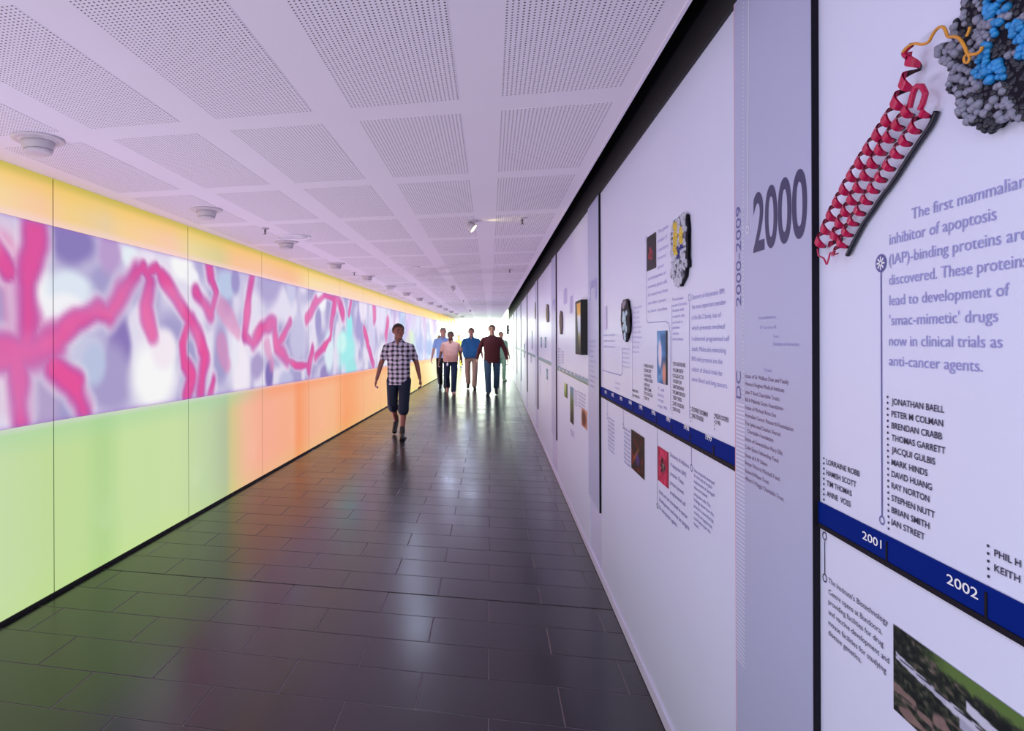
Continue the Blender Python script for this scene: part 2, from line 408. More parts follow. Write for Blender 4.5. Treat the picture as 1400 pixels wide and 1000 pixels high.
def s2l(c): return np.where(c <= .04045, c/12.92, ((c+.055)/1.055)**2.4)
def grid_mesh(name, Ys, zfun, nz, colfun, W, d, m):
    """a sheet on a wall; zfun(Y) -> (z0, z1); colours are the print on it"""
    Ys = np.array(Ys); n = len(Ys)
    z0, z1 = zfun(Ys); t = np.linspace(0, 1, nz)
    YY = np.repeat(Ys[:, None], nz, 1); ZZ = z0[:, None]+(z1-z0)[:, None]*t[None]
    c = np.clip(colfun(YY, ZZ), 0, 1)
    verts = [W(float(YY[i, j]), float(ZZ[i, j]), d) for i in range(n) for j in range(nz)]
    faces = []
    flip = (W is WR)
    for i in range(n-1):
        for j in range(nz-1):
            f = (i*nz+j, (i+1)*nz+j, (i+1)*nz+j+1, i*nz+j+1)
            faces.append(f if flip else f[::-1])
    me = bpy.data.meshes.new(name); me.from_pydata(verts, [], faces)
    a = me.color_attributes.new('Col', 'FLOAT_COLOR', 'POINT')
    cl = s2l(c).reshape(-1, 3); a.data.foreach_set('color', np.concatenate([cl, np.ones((len(cl), 1))], 1).ravel())
    me.materials.append(m); return me
seams = [3.3820-1.70*k for k in range(6, 0, -1)]+[px_Y(x) for x in (73, 257.3, 358.2, 421.8)]
while seams[-1] < YG: seams.append(seams[-1]+1.70)
seams = [max(Y0, seams[0])]+seams[1:]; seams[-1] = YG
for a, b in zip(seams, seams[1:]):
    if b-a < .2: continue
    g = .003; n = 70 if a > 1 and b < 12 else 30
    Ys = np.linspace(a+g, b-g, n)
    o = obj('glass_panel', grid_mesh('glass_panel', np.linspace(a+g, b-g, 24), lambda Y: (np.full(Y.shape, .024), ZB(Y)-.001), 26, low_col, WL, 0, glow_mat), None, wall_left)
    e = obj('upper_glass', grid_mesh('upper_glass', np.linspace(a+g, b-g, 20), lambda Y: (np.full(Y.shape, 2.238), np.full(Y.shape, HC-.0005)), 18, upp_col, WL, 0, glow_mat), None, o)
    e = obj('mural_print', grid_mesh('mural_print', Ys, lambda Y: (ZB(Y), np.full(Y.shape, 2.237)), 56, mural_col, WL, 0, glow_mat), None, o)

# far end of the left side: clear glazing between the mural and the open end
def far_pane():
    g = bpy.data.materials.new('clear glass'); g.use_nodes = True; nt = g.node_tree; b = nt.nodes['Principled BSDF']
    b.inputs['Base Color'].default_value = (.93, .97, .95, 1); b.inputs['Roughness'].default_value = .02
    b.inputs['Transmission Weight'].default_value = 1; b.inputs['IOR'].default_value = 1.1
    ng = nt.nodes.new('ShaderNodeTexNoise'); ng.inputs['Scale'].default_value = .4
    return g
glass = far_pane()
frame_m = mat('pale aluminium frame', (.75, .72, .55), .4, noise=.05)
win = obj('window_1', (lambda bm: (wbox(bm, YG, Y1, HC-.06, HC, -.06, 0, W=WL), wbox(bm, YG, Y1, 0, .04, -.06, 0, W=WL), bm)[-1])(bmesh.new()), frame_m, kind='structure')
ys = np.linspace(YG, Y1, 6)
for a in ys:
    bm = bmesh.new(); wbox(bm, a-.02, a+.02, .04, HC-.06, -.06, 0, W=WL); obj('mullion', bm, frame_m, win)
for a, b in zip(ys, ys[1:]):
    bm = bmesh.new(); wbox(bm, a+.02, b-.02, .04, 2.23, -.035, -.025, W=WL); obj('pane', bm, glass, win)
    obj('upper_glass', grid_mesh('upper_glass', np.linspace(a+.02, b-.02, 4), lambda Y: (np.full(Y.shape, 2.24), np.full(Y.shape, HC-.001)), 8,
        lambda Y, Z: np.stack([1+0*Y, .88-.12*smoothstep(2.3, 2.5, Z), .62-.4*smoothstep(2.25, 2.5, Z)], -1), WL, 0.003, glow_mat), None, win)
# ground and paving outside
bm = bmesh.new(); box(bm, -40, 40, Y1, 120, -.3, 0); box(bm, -40, -3.4, -30, Y1, -.3, 0); box(bm, -3.4, 1.3, -30, Y0, -.3, 0)
obj('pavement', bm, mat('pale concrete', (.82, .84, .80), .6, noise=.06, nscale=3), kind='structure')

# ------------------------------------------------------------------ writing
def text_mesh(s, bold=0.0, res=3):
    c = bpy.data.curves.new('t', 'FONT'); c.body = s; c.resolution_u = res; c.offset = bold; c.fill_mode = 'BOTH'
    o = bpy.data.objects.new('t', c); COL.objects.link(o)
    bpy.context.view_layer.update()
    me = bpy.data.meshes.new_from_object(o.evaluated_get(bpy.context.evaluated_depsgraph_get()))
    bpy.data.objects.remove(o); bpy.data.curves.remove(c)
    v = np.zeros(len(me.vertices)*3); me.vertices.foreach_get('co', v); v = v.reshape(-1, 3)
    f = [tuple(p.vertices) for p in me.polygons]; bpy.data.meshes.remove(me)
    return v[:, :2], f
CAP = .70                        # cap height of the built-in face at size 1
def put_text(bm, s, p0, p1, cap, d=.0052, bold=0.0, stack=None):
    """lettering on the right wall: p0, p1 = (Y, z) of the baseline ends, cap = capital height in metres"""
    v, f = text_mesh(s, bold, 3 if cap < .05 else 10)
    if not len(v): return
    xmin, xmax = v[:, 0].min(), v[:, 0].max()
    t = (v[:, 0]-xmin)/(xmax-xmin); h = v[:, 1]/CAP*cap
    vs = [bm.verts.new(WR(p0[0]+(p1[0]-p0[0])*a, p0[1]+(p1[1]-p0[1])*a+b, d)) for a, b in zip(t, h)]
    for q in f:
        try: bm.faces.new([vs[i] for i in q])
        except ValueError: pass
def cap_m(x, y, px):             # height in metres of px pixels at that point of the wall
    return abs(wr(x, y)[1]-wr(x, y-px)[1])
def lines(name, rows, m, parent, d=.0052, bold=0.0):
    """rows: (text, x0, y0, x1, y1, cap px)"""
    bm = bmesh.new()
    for s, x0, y0, x1, y1, c in rows:
        p0, p1 = wr(x0, y0), wr(x1, y1)
        zz = (p0[1]+p1[1])/2     # every line is level on the wall
        put_text(bm, s, (p0[0], zz), (p1[0], zz), cap_m((x0+x1)/2, (y0+y1)/2, c), d, bold)
    return obj(name, bm, m, parent)
def disc(bm, Y, z, r, d, n=14, r_in=0.0, ry=None):
    ry = ry or r
    o = [bm.verts.new(WR(Y-ry*math.cos(2*PI*i/n), z+r*math.sin(2*PI*i/n), d)) for i in range(n)]
    if not r_in: bm.faces.new(o); return
    q = [bm.verts.new(WR(Y-(ry-(r-r_in))*math.cos(2*PI*i/n), z+r_in*math.sin(2*PI*i/n), d)) for i in range(n)]
    for i in range(n): bm.faces.new((o[i], o[(i+1) % n], q[(i+1) % n], q[i]))
def dots(name, x0, y0, x1, y1, n, m, parent, r=.0035):
    bm = bmesh.new(); a, b = wr(x0, y0), wr(x1, y1)
    for i in range(n):
        t = i/(n-1); disc(bm, a[0]+(b[0]-a[0])*t, a[1]+(b[1]-a[1])*t, r, .0052, 10)
    return obj(name, bm, m, parent)
def vline(name, pts, wpx, m, parent, d=.0050, rings=()):
    """thin printed line through pixel points, with optional end rings (x, y, radius m, filled)"""
    bm = bmesh.new(); P = [wr(*p) for p in pts]
    for (a, b) in zip(P, P[1:]):
        ux, uz = b[0]-a[0], b[1]-a[1]; L = math.hypot(ux, uz); nx, nz = -uz/L*wpx/2, ux/L*wpx/2
        vs = [bm.verts.new(WR(*q, d)) for q in ((a[0]+nx, a[1]+nz), (b[0]+nx, b[1]+nz), (b[0]-nx, b[1]-nz), (a[0]-nx, a[1]-nz))]
        bm.faces.new(vs)
    for x, y, r, f in rings:
        q = wr(x, y); disc(bm, q[0], q[1], r, d+.0002, 20, 0 if f else r*.72)
    return obj(name, bm, m, parent)
def photo(name, x0, y0, x1, y1, colfun, parent, n=26, d=.0054, ends=None, thick=0):
    """flat printed photograph; (x0,y0) upper left, (x1,y1) lower left..right pixel corners; colfun(u,v) 0..1"""
    Ya, za = wr(x0, y0); Yb, zb = wr(x1, y1)
    f = lambda YY, ZZ: colfun((YY-Ya)/(Yb-Ya), (ZZ-zb)/(za-zb))
    me = grid_mesh(name, np.linspace(Yb, Ya, n), lambda Y: (np.full(Y.shape, zb), np.full(Y.shape, za)), n, f, WR, d, print_mat)
    o = obj(name, me, None, parent)
    return o
def col3(u, *stops):             # stops: (position, (r,g,b))
    xs = [s[0] for s in stops]; return np.stack([np.interp(u, xs, [s[1][k]/255 for s in stops]) for k in range(3)], -1)
def mixc(c, m, col): m = np.clip(m, 0, 1)[..., None]; return c*(1-m)+m*np.array(col)/255

# ------------------------------------------------------------------ timeline panels and decade columns on the right wall
X_EDGES = [(1122.3, 1013), (822.4, 807), (762, 755.6), (736.2, 732.9)]
COLS = [(wr(a, 470)[0], wr(b, 470)[0]) for a, b in X_EDGES]
while COLS[-1][1] < Y1-4:
    a = COLS[-1][0]+3.35; COLS.append((a, a+.55))
names = ['nearest the camera, right of the 2000 column', 'left of the 2000 column', 'with the deep black-framed picture',
         'fourth from the camera', 'fifth from the camera', 'sixth from the camera', 'seventh from the camera', 'eighth from the camera', 'ninth from the camera', 'tenth from the camera', 'last before the open end']
edges = [COLS[0][0]-3.0]+[c[1] for c in COLS]+[Y1-.05]
ends = [c[0] for c in COLS]+[Y1-.05]
panels = []
BANDPX = {0: ((1127, 688), (1400, 818), (1127, 714), (1127, 719)), 1: ((823, 529), (1012, 604), (823, 537.5), (823, 541)), 2: ((762.4, 500), (807, 513.5), (762.4, 506.5), (762.4, 507.5))}
for i in range(len(COLS)+1):
    a = edges[i] if i else COLS[0][0]-3.0
    b = COLS[i][0] if i < len(COLS) else Y1-.05
    if b > 31.4: b = min(b, 31.4)
    if i: a = COLS[i-1][1]
    if b-a < .3: continue
    P = (RA+RB*(a+b)/2)
    p = thing('timeline_panel', 'tall lavender white timeline wall panel '+names[min(i, 10)], 'wall panel', (P, (a+b)/2, .06), 'timeline panels on the right wall')
    bm = bmesh.new(); wbox(bm, a+.001, b-.001, .06, 2.47, .0005, .004)
    obj('panel_sheet', bm, white_wall, p)
    # year band with its black lower edge
    if i == 0: z1, z2, zb, zk = 1.209, 1.209, 1.166, 1.157
    else:
        zz = {1: (1.231, 1.231, 1.190, 1.176), 2: (1.249, 1.249, 1.214, 1.207)}.get(i, (1.262, 1.262, 1.226, 1.219))
        z1, z2, zb, zk = zz
    if i == 1:
        z1 = wr(823.5, 529)[1]; z2 = wr(1011, 603.5)[1]
    bm = bmesh.new(); wbox(bm, a+.002, b-.002, zb, z1, .0045, .0075)
    band = obj('year_band', bm, navy if i < 2 else teal, p)
    bm = bmesh.new(); wbox(bm, a+.002, b-.002, zk, zb, .0045, .0095); obj('band_lip', bm, black_edge if i < 2 else mat('olive lip', (.25, .30, .06), .5, noise=.05), p)
    panels.append((p, band, a, b, z1, zb, zk))
P0, P1, P2 = panels[0], panels[1], panels[2]

decs = ['2000', '1990', '1980', '1970', '1960', '1950', '1940', '1930', '1920']
cl = ['wide silver column panel with the large 2000 numeral', 'silver column panel with a faint numeral, left of the glossy panel with the red photos', 'narrow silver column panel left of the black-framed picture', 'fourth silver column panel from the camera',
      'fifth silver column panel from the camera', 'sixth silver column panel from the camera', 'seventh silver column panel from the camera', 'eighth silver column panel from the camera', 'ninth silver column panel from the camera', 'tenth silver column panel from the camera']
columns = []
for i, (a, b) in enumerate(COLS):
    t = thing('decade_column', cl[min(i, 9)], 'wall panel', (RA+RB*a, a, .43), 'silver decade columns on the right wall')
    bm = bmesh.new(); wbox(bm, a, b, .435, 2.47, .004, .014); obj('column_sheet', bm, silver, t)
    bm = bmesh.new(); wbox(bm, a-.004, a, .43, 2.47, .0035, .0165); obj('dark_edge', bm, black_edge, t)
    if i == 0:
        bm = bmesh.new(); wbox(bm, b, b+.003, .435, 2.47, .004, .0145); obj('pink_edge', bm, mat('pink edge', (.75, .35, .45), .4, noise=.03), t)
    columns.append(t)
C0 = columns[0]; DC = .0146
lines('numeral_2000', [('2000', 1038.5, 344, 1114, 84)], ink_2000, C0) if False else None
def L(name, rows, m, parent, d=.0052, bold=0.0):
    cl = []                      # one part for each block of lines that share a left edge
    for q in rows:
        for g_ in cl:
            if abs(g_[0][1]-q[1]) < 3.2 and abs(g_[-1][2]-q[2]) < 2.6*q[4]: g_.append(q); break
        else: cl.append([q])
    if len(cl) > 1:
        for g_ in cl: L(name, g_, m, parent, d, bold)
        return
    bm = bmesh.new()
    for s, x0, y0, x1, c in rows:
        p0 = wr(x0, y0); p1 = wr(x1, y0)
        put_text(bm, s, (p0[0], p0[1]), (p1[0], p0[1]), cap_m(x0, y0, c), d, bold)
    return obj(name, bm, m, parent)
L('decade_numeral', [('2000', 1038.5, 344, 1114, 77)], ink_2000, C0, DC, .02)
def vtext(name, s, x0, x1, ya, yb, m, parent, d, bold=0.):   # lettering that climbs the wall from ya up to yb
    v, f = text_mesh(s, bold); bm = bmesh.new()
    Ya = wr(x1, ya)[0]; Yb = wr(x0, ya)[0]; za = wr((x0+x1)/2, ya)[1]; zb = wr((x0+x1)/2, yb)[1]
    t = (v[:, 0]-v[:, 0].min())/(v[:, 0].max()-v[:, 0].min()); h = v[:, 1]/CAP
    vs = [bm.verts.new(WR(Ya+(Yb-Ya)*k, za+(zb-za)*q, d)) for q, k in zip(t, h)]
    for q in f:
        try: bm.faces.new([vs[i] for i in q])
        except ValueError: pass
    return obj(name, bm, m, parent)
vtext('decade_range', '2000-2009', 1014.3, 1021.2, 419, 282, ink_blue, C0, DC)
vtext('side_lettering', 'DC', 1014.3, 1020.8, 545, 508, ink_blue, C0, DC)
DON = [('Estate of Sir Wallace Dew and Family', 1027, 516.5, 1088), ('Howard Hughes Medical Institute', 1027, 527, 1082), ('John T Reid Charitable Trusts', 1027, 538.5, 1075), ('Bill & Melinda Gates Foundation', 1027, 549, 1080),
       ('Estate of Michael Ross Eva', 1027, 559.5, 1070), ('Australian Cancer Research Foundation', 1027, 570, 1094.5), ('The Sylvia and Charles Viertel', 1027, 581, 1076), ('Charitable Foundation', 1030, 592, 1066.5),
       ('Estate of Gwendoline Mary Ellis', 1027, 602.5, 1079.5), ('Colin Syme Fellowship Fund', 1027, 613.5, 1073.5), ('Estate of A M Gilson', 1027, 624.5, 1058), ('Bettye Victoria Mitchell Fund', 1027, 635, 1075), ('Edward Wilson Trust', 1027, 646, 1060), ('Albert H Maggs Charitable Trust', 1027, 656.5, 1081)]
L('donor_list', [(s, a, b, c, 5.4) for s, a, b, c in DON], ink_brown, C0, DC)
L('faded_donor_lines', [('Society of America', 1066, 472.5, 1102.5, 5), ('Foundation', 1046, 437, 1070, 4.5), ('Fund', 1048, 450, 1070, 4.5), ('Trust', 1066, 462, 1074, 4.5), ('Trust', 1053, 508, 1064, 5)], ink_pale, C0, DC)
bm = bmesh.new()
for k in range(96):              # dotted white line
    y = -8+k*5.8
    if y > 552: break
    Y, z = wr(1024.3, y); disc(bm, Y, z, .0028, DC, 6, 0, .0022)
obj('dotted_line', bm, white_ink, C0)
bm = bmesh.new()
for k in range(64):              # ladder of short white strokes
    y = 553+k*5.5
    a_, b_ = wr(1014.2, y), wr(1026.5, y)
    if 26*1 < 0: break
    bm.faces.new([bm.verts.new(WR(*q, DC)) for q in ((a_[0], a_[1]), (b_[0], a_[1]), (b_[0], a_[1]+.0045), (a_[0], a_[1]+.0045))])
obj('ladder_strokes', bm, mat('pale strokes', (.72, .74, .92), .4, noise=.03), C0)
vline('drop_line', [(1032.2, 0), (1030.5, 306)], .0036, white_ink, C0, DC, [(1030.3, 314, .011, 0)])
L('decade_numeral', [('1990', 809.7, 411, 819.6, 26)], ink_pale, columns[1], DC, .03)
L('column_text', [(random.choice(['Research Council', 'Foundation', 'Charitable Trust', 'Estate']), 808.6, 468+k*6.6, 808.6+random.uniform(6, 10), 3.0) for k in range(10)], ink_pale, columns[1], DC)
L('decade_numeral', [('1980', 757, 427, 760.8, 16)], ink_pale, columns[2], DC, .03)

# ---- nearest panel
p = P0[0]
L('story_text', [('The first mammalian', 1251, 300, 1409, 15.2), ('inhibitor of apoptosis', 1220.5, 335, 1368, 15), ('(IAP)-binding proteins are', 1220, 362.5, 1412, 14.6), ('discovered. These proteins', 1220, 390, 1412, 14.4),
  ('lead to development of', 1220.5, 418, 1386, 14.2), ("'smac-mimetic' drugs", 1220.5, 445, 1370, 14.2), ('now in clinical trials as', 1220, 473, 1376, 14), ('anti-cancer agents.', 1220, 500, 1349, 14)], ink_pale, p)
NM = [('JONATHAN BAELL', 553, 1296), ('PETER M COLMAN', 570, 1294.6), ('BRENDAN CRABB', 586, 1293), ('THOMAS GARRETT', 602.5, 1297.6), ('JACQUI GULBIS', 619, 1283.6), ('MARK HINDS', 636, 1273), ('DAVID HUANG', 652, 1279), ('RAY NORTON', 668, 1275.6),
      ('STEPHEN NUTT', 685, 1283), ('BRIAN SMITH', 701.5, 1275.6), ('IAN STREET', 718, 1269)]
L('names_list', [(s, 1223.5, y, x1, 8.3) for s, y, x1 in NM], ink_dark, p, bold=.012)
L('names_list', [('LORRAINE ROBB', 1133.5, 635, 1179.5, 7.2), ('HAMISH SCOTT', 1133.5, 650, 1174.5, 7.2), ('TIM THOMAS', 1134, 664, 1168.3, 7.2), ('ANNE  VOSS', 1134, 678.5, 1167, 7.4)], ink_dark, p, bold=.012)
L('names_list', [('PHIL H', 1365.5, 761, 1402, 9.5), ('KEITH', 1365.5, 781.5, 1401, 9.5)], ink_dark, p, bold=.012)
dots('dotted_rule', 1130, 627, 1130, 683.5, 9, ink_dark, p, .0026)
dots('dotted_rule', 1218, 543, 1219.3, 723.5, 23, ink_dark, p, .0022)
dots('dotted_rule', 1356.7, 747, 1357.3, 789, 5, ink_dark, p, .0022)
vline('leader_line', [(1208.8, 368), (1210.2, 706)], .0032, ink_blue, p, rings=[(1208.8, 360, .0158, 1), (1210.2, 712, .0078, 0)])
bm = bmesh.new(); Yc, zc_ = wr(1208.8, 360)
for k in range(8):
    an = k*PI/4; c_, s_ = math.cos(an), math.sin(an)
    q = [(.0025, -.0012), (.0105, -.0018), (.0125, 0), (.0105, .0018), (.0025, .0012)]
    bm.faces.new([bm.verts.new(WR(Yc-(x*c_-y*s_), zc_+x*s_+y*c_, .0056)) for x, y in q])
obj('asterisk_mark', bm, white_ink, p)
vline('leader_line', [(1131, 740), (1131.2, 785)], .0028, ink_dark, p, rings=[(1131, 733.5, .0088, 0), (1131.3, 791, .0088, 0)])
L('caption_text', [("The Institute's Biotechnology", 1136.5, 797, 1218.3, 7.2), ('Centre opens at Bundoora,', 1136.5, 812.5, 1210, 7.2), ('providing facilities for drug', 1136.5, 826, 1212, 7.2), ('and vaccine development and', 1136.5, 840, 1220, 7.2),
  ('mouse facilities for studying', 1136.5, 854.5, 1215.7, 7.2), ('disease genetics.', 1136.5, 868, 1181.6, 7.2)], ink_dark, p)
L('year_numeral', [('2001', 1186, 737, 1212.6, 11)], white_ink, p, .0082, .01); L('year_numeral', [('2002', 1303, 798, 1346.8, 13.5)], white_ink, p, .0082, .01)
for x, y0_, y1_, w_ in ((1219.6, 741, 764, .0042), (1357.6, 811, 842, .0046)):
    a_ = wr(x, y0_); bm = bmesh.new(); wbox(bm, a_[0]-w_/2, a_[0]+w_/2, P0[5], a_[1], .0076, .0088); obj('year_tick', bm, black_edge, p)
def aerial(u, v):                # aerial view of white buildings among trees
    uu, vv = u, 1-v
    n = vnoise(u*26, v*18)*.5+vnoise(u*55+9, v*37)*.5
    c = col3(n, (0, (14, 18, 22)), (.45, (28, 34, 34)), (.62, (52, 60, 48)), (.8, (92, 84, 80)), (1, (140, 118, 112)))
    g = smoothstep(.16, .10, vv+(n-.5)*.12); c = mixc(c, g*smoothstep(.15, .4, u), (92, 118, 62))
    tn = smoothstep(.52, .62, vnoise(u*9+3, v*14))*smoothstep(.55, .62, vv); c = mixc(c, tn*.8, (150, 122, 118))
    def bar(u0, u1, va, vb, h, col):
        nonlocal c
        cen = va+(vb-va)*(u-u0)/(u1-u0); m = smoothstep(h, h*.75, np.abs(vv-cen))*(u > u0)*(u < u1); c = mixc(c, m, col)
    bar(.02, .22, .34, .40, .045, (190, 190, 212)); bar(.20, .42, .38, .45, .04, (178, 178, 200)); bar(.36, .62, .42, .46, .05, (196, 196, 216)); bar(.48, .66, .30, .36, .06, (200, 202, 222))
    bar(.02, .62, .345, .43, .008, (20, 24, 50)); bar(.44, .64, .52, .55, .06, (165, 168, 190)); bar(.66, .74, .34, .38, .06, (160, 165, 195)); bar(.62, .66, .38, .39, .05, (22, 30, 80)); bar(.60, .82, .50, .60, .05, (170, 170, 190)); bar(.74, .98, .36, .44, .06, (205, 205, 222))
    return c
Ya, za = wr(1226.5, 854); _, zb_ = wr(1226.5, 969.7); 
me = grid_mesh('photo_print', np.linspace(Ya-.36, Ya, 130), lambda Y: (np.full(Y.shape, zb_), np.full(Y.shape, za)), 60, lambda YY, ZZ: aerial((Ya-YY)/.36, (ZZ-zb_)/(za-zb_)), WR, .0056, print_mat)
obj('photo_print', me, None, p)

# ---- panel with the red photographs
p = P1[0]
def redmol(u, v):
    n = vnoise(u*9, v*14); c = col3(n, (0, (18, 14, 24)), (1, (40, 32, 44)))
    r = np.hypot((u-.42)/.28, (v-.45)/.2)+(n-.5)*.9; c = mixc(c, smoothstep(1.05, .6, r)*.85, (205, 30, 50)); return mixc(c, smoothstep(.35, .15, r)*.8, (40, 16, 26))
def darkred(u, v):
    n = vnoise(u*7, v*10)*.6+vnoise(u*16, v*22)*.4; c = col3(n, (0, (16, 8, 10)), (.55, (26, 12, 14)), (.75, (110, 26, 20)), (1, (150, 40, 26)))
    c = mixc(c, smoothstep(.22, .1, np.hypot((u-.5)/1, (v-.35)/1))*.8, (70, 50, 130)); return mixc(c, smoothstep(.06, .03, np.abs(v-.45-(u-.4)*.9))*.6*(np.abs(u-.4) < .22), (190, 120, 50))
def redcell(u, v):
    n = vnoise(u*6, v*9); c = col3(n, (0, (170, 20, 60)), (1, (225, 70, 120)))
    c = mixc(c, smoothstep(.5, .9, np.abs(u-.5)*2)*.5, (120, 10, 30)); r = np.hypot((u-.5)/.24, (v-.52)/.24)+(vnoise(u*14, v*18)-.5)*1.1
    c = mixc(c, smoothstep(1.05, .7, r), (30, 20, 26)); return mixc(c, smoothstep(.45, .2, r)*.7, (180, 170, 150))
def bluecell(u, v):
    n = vnoise(u*4, v*9); c = col3(n*.6+u*.4, (0, (160, 195, 235)), (.5, (70, 130, 190)), (1, (30, 70, 120)))
    c = mixc(c, smoothstep(.28, .15, np.hypot((u-.3)/.8, (v-.55)/1.2)), (240, 225, 240)); c = mixc(c, smoothstep(.3, .1, np.hypot((u-.7)/.9, (v-.2)/1)), (225, 150, 130))
    return mixc(c, smoothstep(.84, .88, u), (14, 16, 34))
def palecard(u, v): return mixc(np.ones(u.shape+(3,))*np.array([.86, .85, .98]), smoothstep(.88, .95, u), (150, 100, 150))
def facing(fn): return lambda u, v: fn(u, v)
def ph(x0, yt, x1, yb, fn, par, n=26, d=.0056): return photo('photo_print', x0, yt, x1, yb, fn, par, n, d)
# corner heights are read at each photo's left edge (top) and right edge (bottom)
ph(886, 325.3, 898.8, 366, redmol, p); ph(900, 452.8, 914.6, 527, bluecell, p); ph(864.5, 587, 882.8, 657, darkred, p); ph(901.2, 609.6, 916, 669, redcell, p); ph(826.8, 419.5, 831.2, 451, palecard, p, 10)
def para(rows, x0s=None): return rows
L('story_text', [('Discovery of the protein BIM,', 948, 410, 993.6, 6.6), ('the most important member', 948, 423, 994.8, 6.4), ('of the Bcl-2 family, loss of', 948, 437.5, 988, 6.4), ('which prevents involved', 948, 451.5, 993, 6.4), ('in abnormal programmed cell', 948, 466, 999, 6.4),
  ('death. Molecules mimicking', 948, 480, 995, 6.4), ('BH3-only proteins are the', 948, 493.5, 990, 6.4), ('subject of clinical trials for', 948, 507.5, 990, 6.4), ('some blood and lung cancers.', 948, 521, 997.5, 6.4)], ink_pale, p)
L('caption_text', [('The gene', 901, 320, 915, 5), ('product of', 901, 332.5, 914, 5), ('is important in', 901, 345, 915, 5), ('the normal', 901, 356, 912, 5), ('growth', 901, 368, 909, 5), ('and development of', 887.5, 384, 912, 4.8), ('mammary gland cells', 887.5, 395, 913.4, 4.8),
  ('for research into breast', 887.5, 406, 915, 4.8), ('and other cancers', 887.5, 417, 912, 4.6), ('in later studies', 887.5, 428, 914, 4.4)], mat('faint violet ink', (.42, .42, .76), .5, noise=.02), p)
L('caption_text', [('First mouse', 921.5, 412, 936, 4.2), ('model of immune', 921.5, 420, 941, 4.2), ('disease with', 921.5, 427, 937, 4.2), ('mutations that', 921.5, 435, 938, 4.2), ('are found in', 921.5, 443, 935, 4.2), ('patients', 921.5, 450, 931, 4.2), ('with the', 921.5, 458, 930, 4.2), ('same disease', 921.5, 465.5, 936, 4.2)], ink_pale, p)
L('names_list', [('WARREN ALEXANDER', 882.5, 502, 895, 4.4), ('SUZANNE CORY', 882.5, 508.5, 892, 4.4), ('ALAN HARRIS', 882.5, 515, 892, 4.4), ('ANDREAS STRASSER', 882.5, 521, 894, 4.4), ('DAVID VAUX', 882.5, 527.5, 890, 4.4), ('JERRY ADAMS', 882.5, 533.5, 892, 4.4), ('NICOS NICOLA', 882.5, 539.5, 894, 4.4), ('TRACY W', 882.5, 546, 889, 4.4)], ink_dark, p, bold=.01)
L('names_list', [('STEVE GERONDAKIS', 922, 500, 939, 5.2), ('WILLIAM HEATH', 922, 508.5, 936, 5.2), ('DOUGLAS HILTON', 922, 516, 936.5, 5.2), ('ANDREW LEW', 922, 523.5, 934, 5.2), ('GRANT MORAHAN', 922, 531, 937, 5.2), ('WILLIAM ROBINSON', 922, 538.5, 938.6, 5.2), ('TERRY SPEED', 922, 546, 934, 5.2), ('DAVID THORBURN', 922, 554, 937, 5.2), ('DAVID VAUX', 922, 561.5, 932, 5.2)], ink_dark, p, bold=.01)
L('names_list', [('GEOFFREY LINDEMAN', 948, 562.5, 970, 6), ('JANE VISVADER', 948, 571, 964, 6), ('HELEN COOPER', 980, 571.5, 999, 6.2), ('LI WU', 980.5, 580, 987.5, 6.2), ('MARK SMYTH', 866.5, 535.5, 874, 3.6), ('LEN HARRISON', 866.5, 542, 876, 3.6)], ink_dark, p, bold=.012)
dots('dotted_rule', 946.7, 557, 946.7, 576, 5, ink_dark, p, .0028); dots('dotted_rule', 979, 567, 979, 587, 5, ink_dark, p, .0028); dots('dotted_rule', 881.2, 498, 881.2, 549.5, 16, ink_dark, p, .0022); dots('dotted_rule', 920.9, 497, 920.9, 566, 18, ink_dark, p, .0024)
L('caption_text', [('T cell', 901, 533.5, 909.5, 4.2), ('attacking', 901, 541, 909, 4.2), ('a target', 901, 548, 909, 4.2), ('image 1996', 901, 556, 914, 4.2)], ink_pale, p)
L('caption_text', [(random.choice(['important step', 'of the immune', 'genes found', 'receptor for', 'colony cells']), 866.3, 423+k*6.6, 875+random.uniform(0, 4), 3.4) for k in range(10)]+[(random.choice(['structure of', 'insulin and']), 852.6, 478+k*6, 861+random.uniform(0, 2), 3.2) for k in range(5)]
  +[('malaria vaccine', 826.5, 460+k*7.5, 842, 3.4) for k in range(3)]+[('first trials', 842, 524.5, 849, 3.4), ('begin', 842, 531, 848, 3.4)], mat('very faint ink', (.5, .5, .80), .5, noise=.02), p)
vline('leader_line', [(885.2, 330), (885.2, 437), (887.5, 441.5), (912, 439.5), (916, 443), (918.2, 455), (918.6, 561)], .004, ink_pale, p, rings=[(885.2, 327, .014, 0)])
vline('leader_line', [(944.6, 413), (944.6, 573)], .004, ink_pale, p, rings=[(944.6, 407, .0135, 0)])
vline('leader_line', [(920.2, 416), (920.2, 497)], .0035, ink_pale, p)
vline('leader_line', [(824.5, 506), (833, 509), (850, 513.5), (852, 510), (852, 477)], .006, ink_pale, p)
vline('leader_line', [(866, 425), (866, 545)], .005, ink_pale, p); vline('leader_line', [(831.5, 545), (831.5, 566)], .006, ink_pale, p, rings=[(831.5, 569, .018, 0)])
vline('leader_line', [(853.6, 556), (853.6, 580)], .005, ink_blue, p, rings=[(853.6, 583, .015, 0)]); vline('leader_line', [(900.4, 580), (900.4, 687)], .0035, ink_dark, p, rings=[(900.6, 692, .013, 0)])
vline('leader_line', [(947.3, 605), (947.5, 634)], .004, ink_blue, p, rings=[(947.6, 640, .0135, 0), (947.3, 602, .006, 0)])
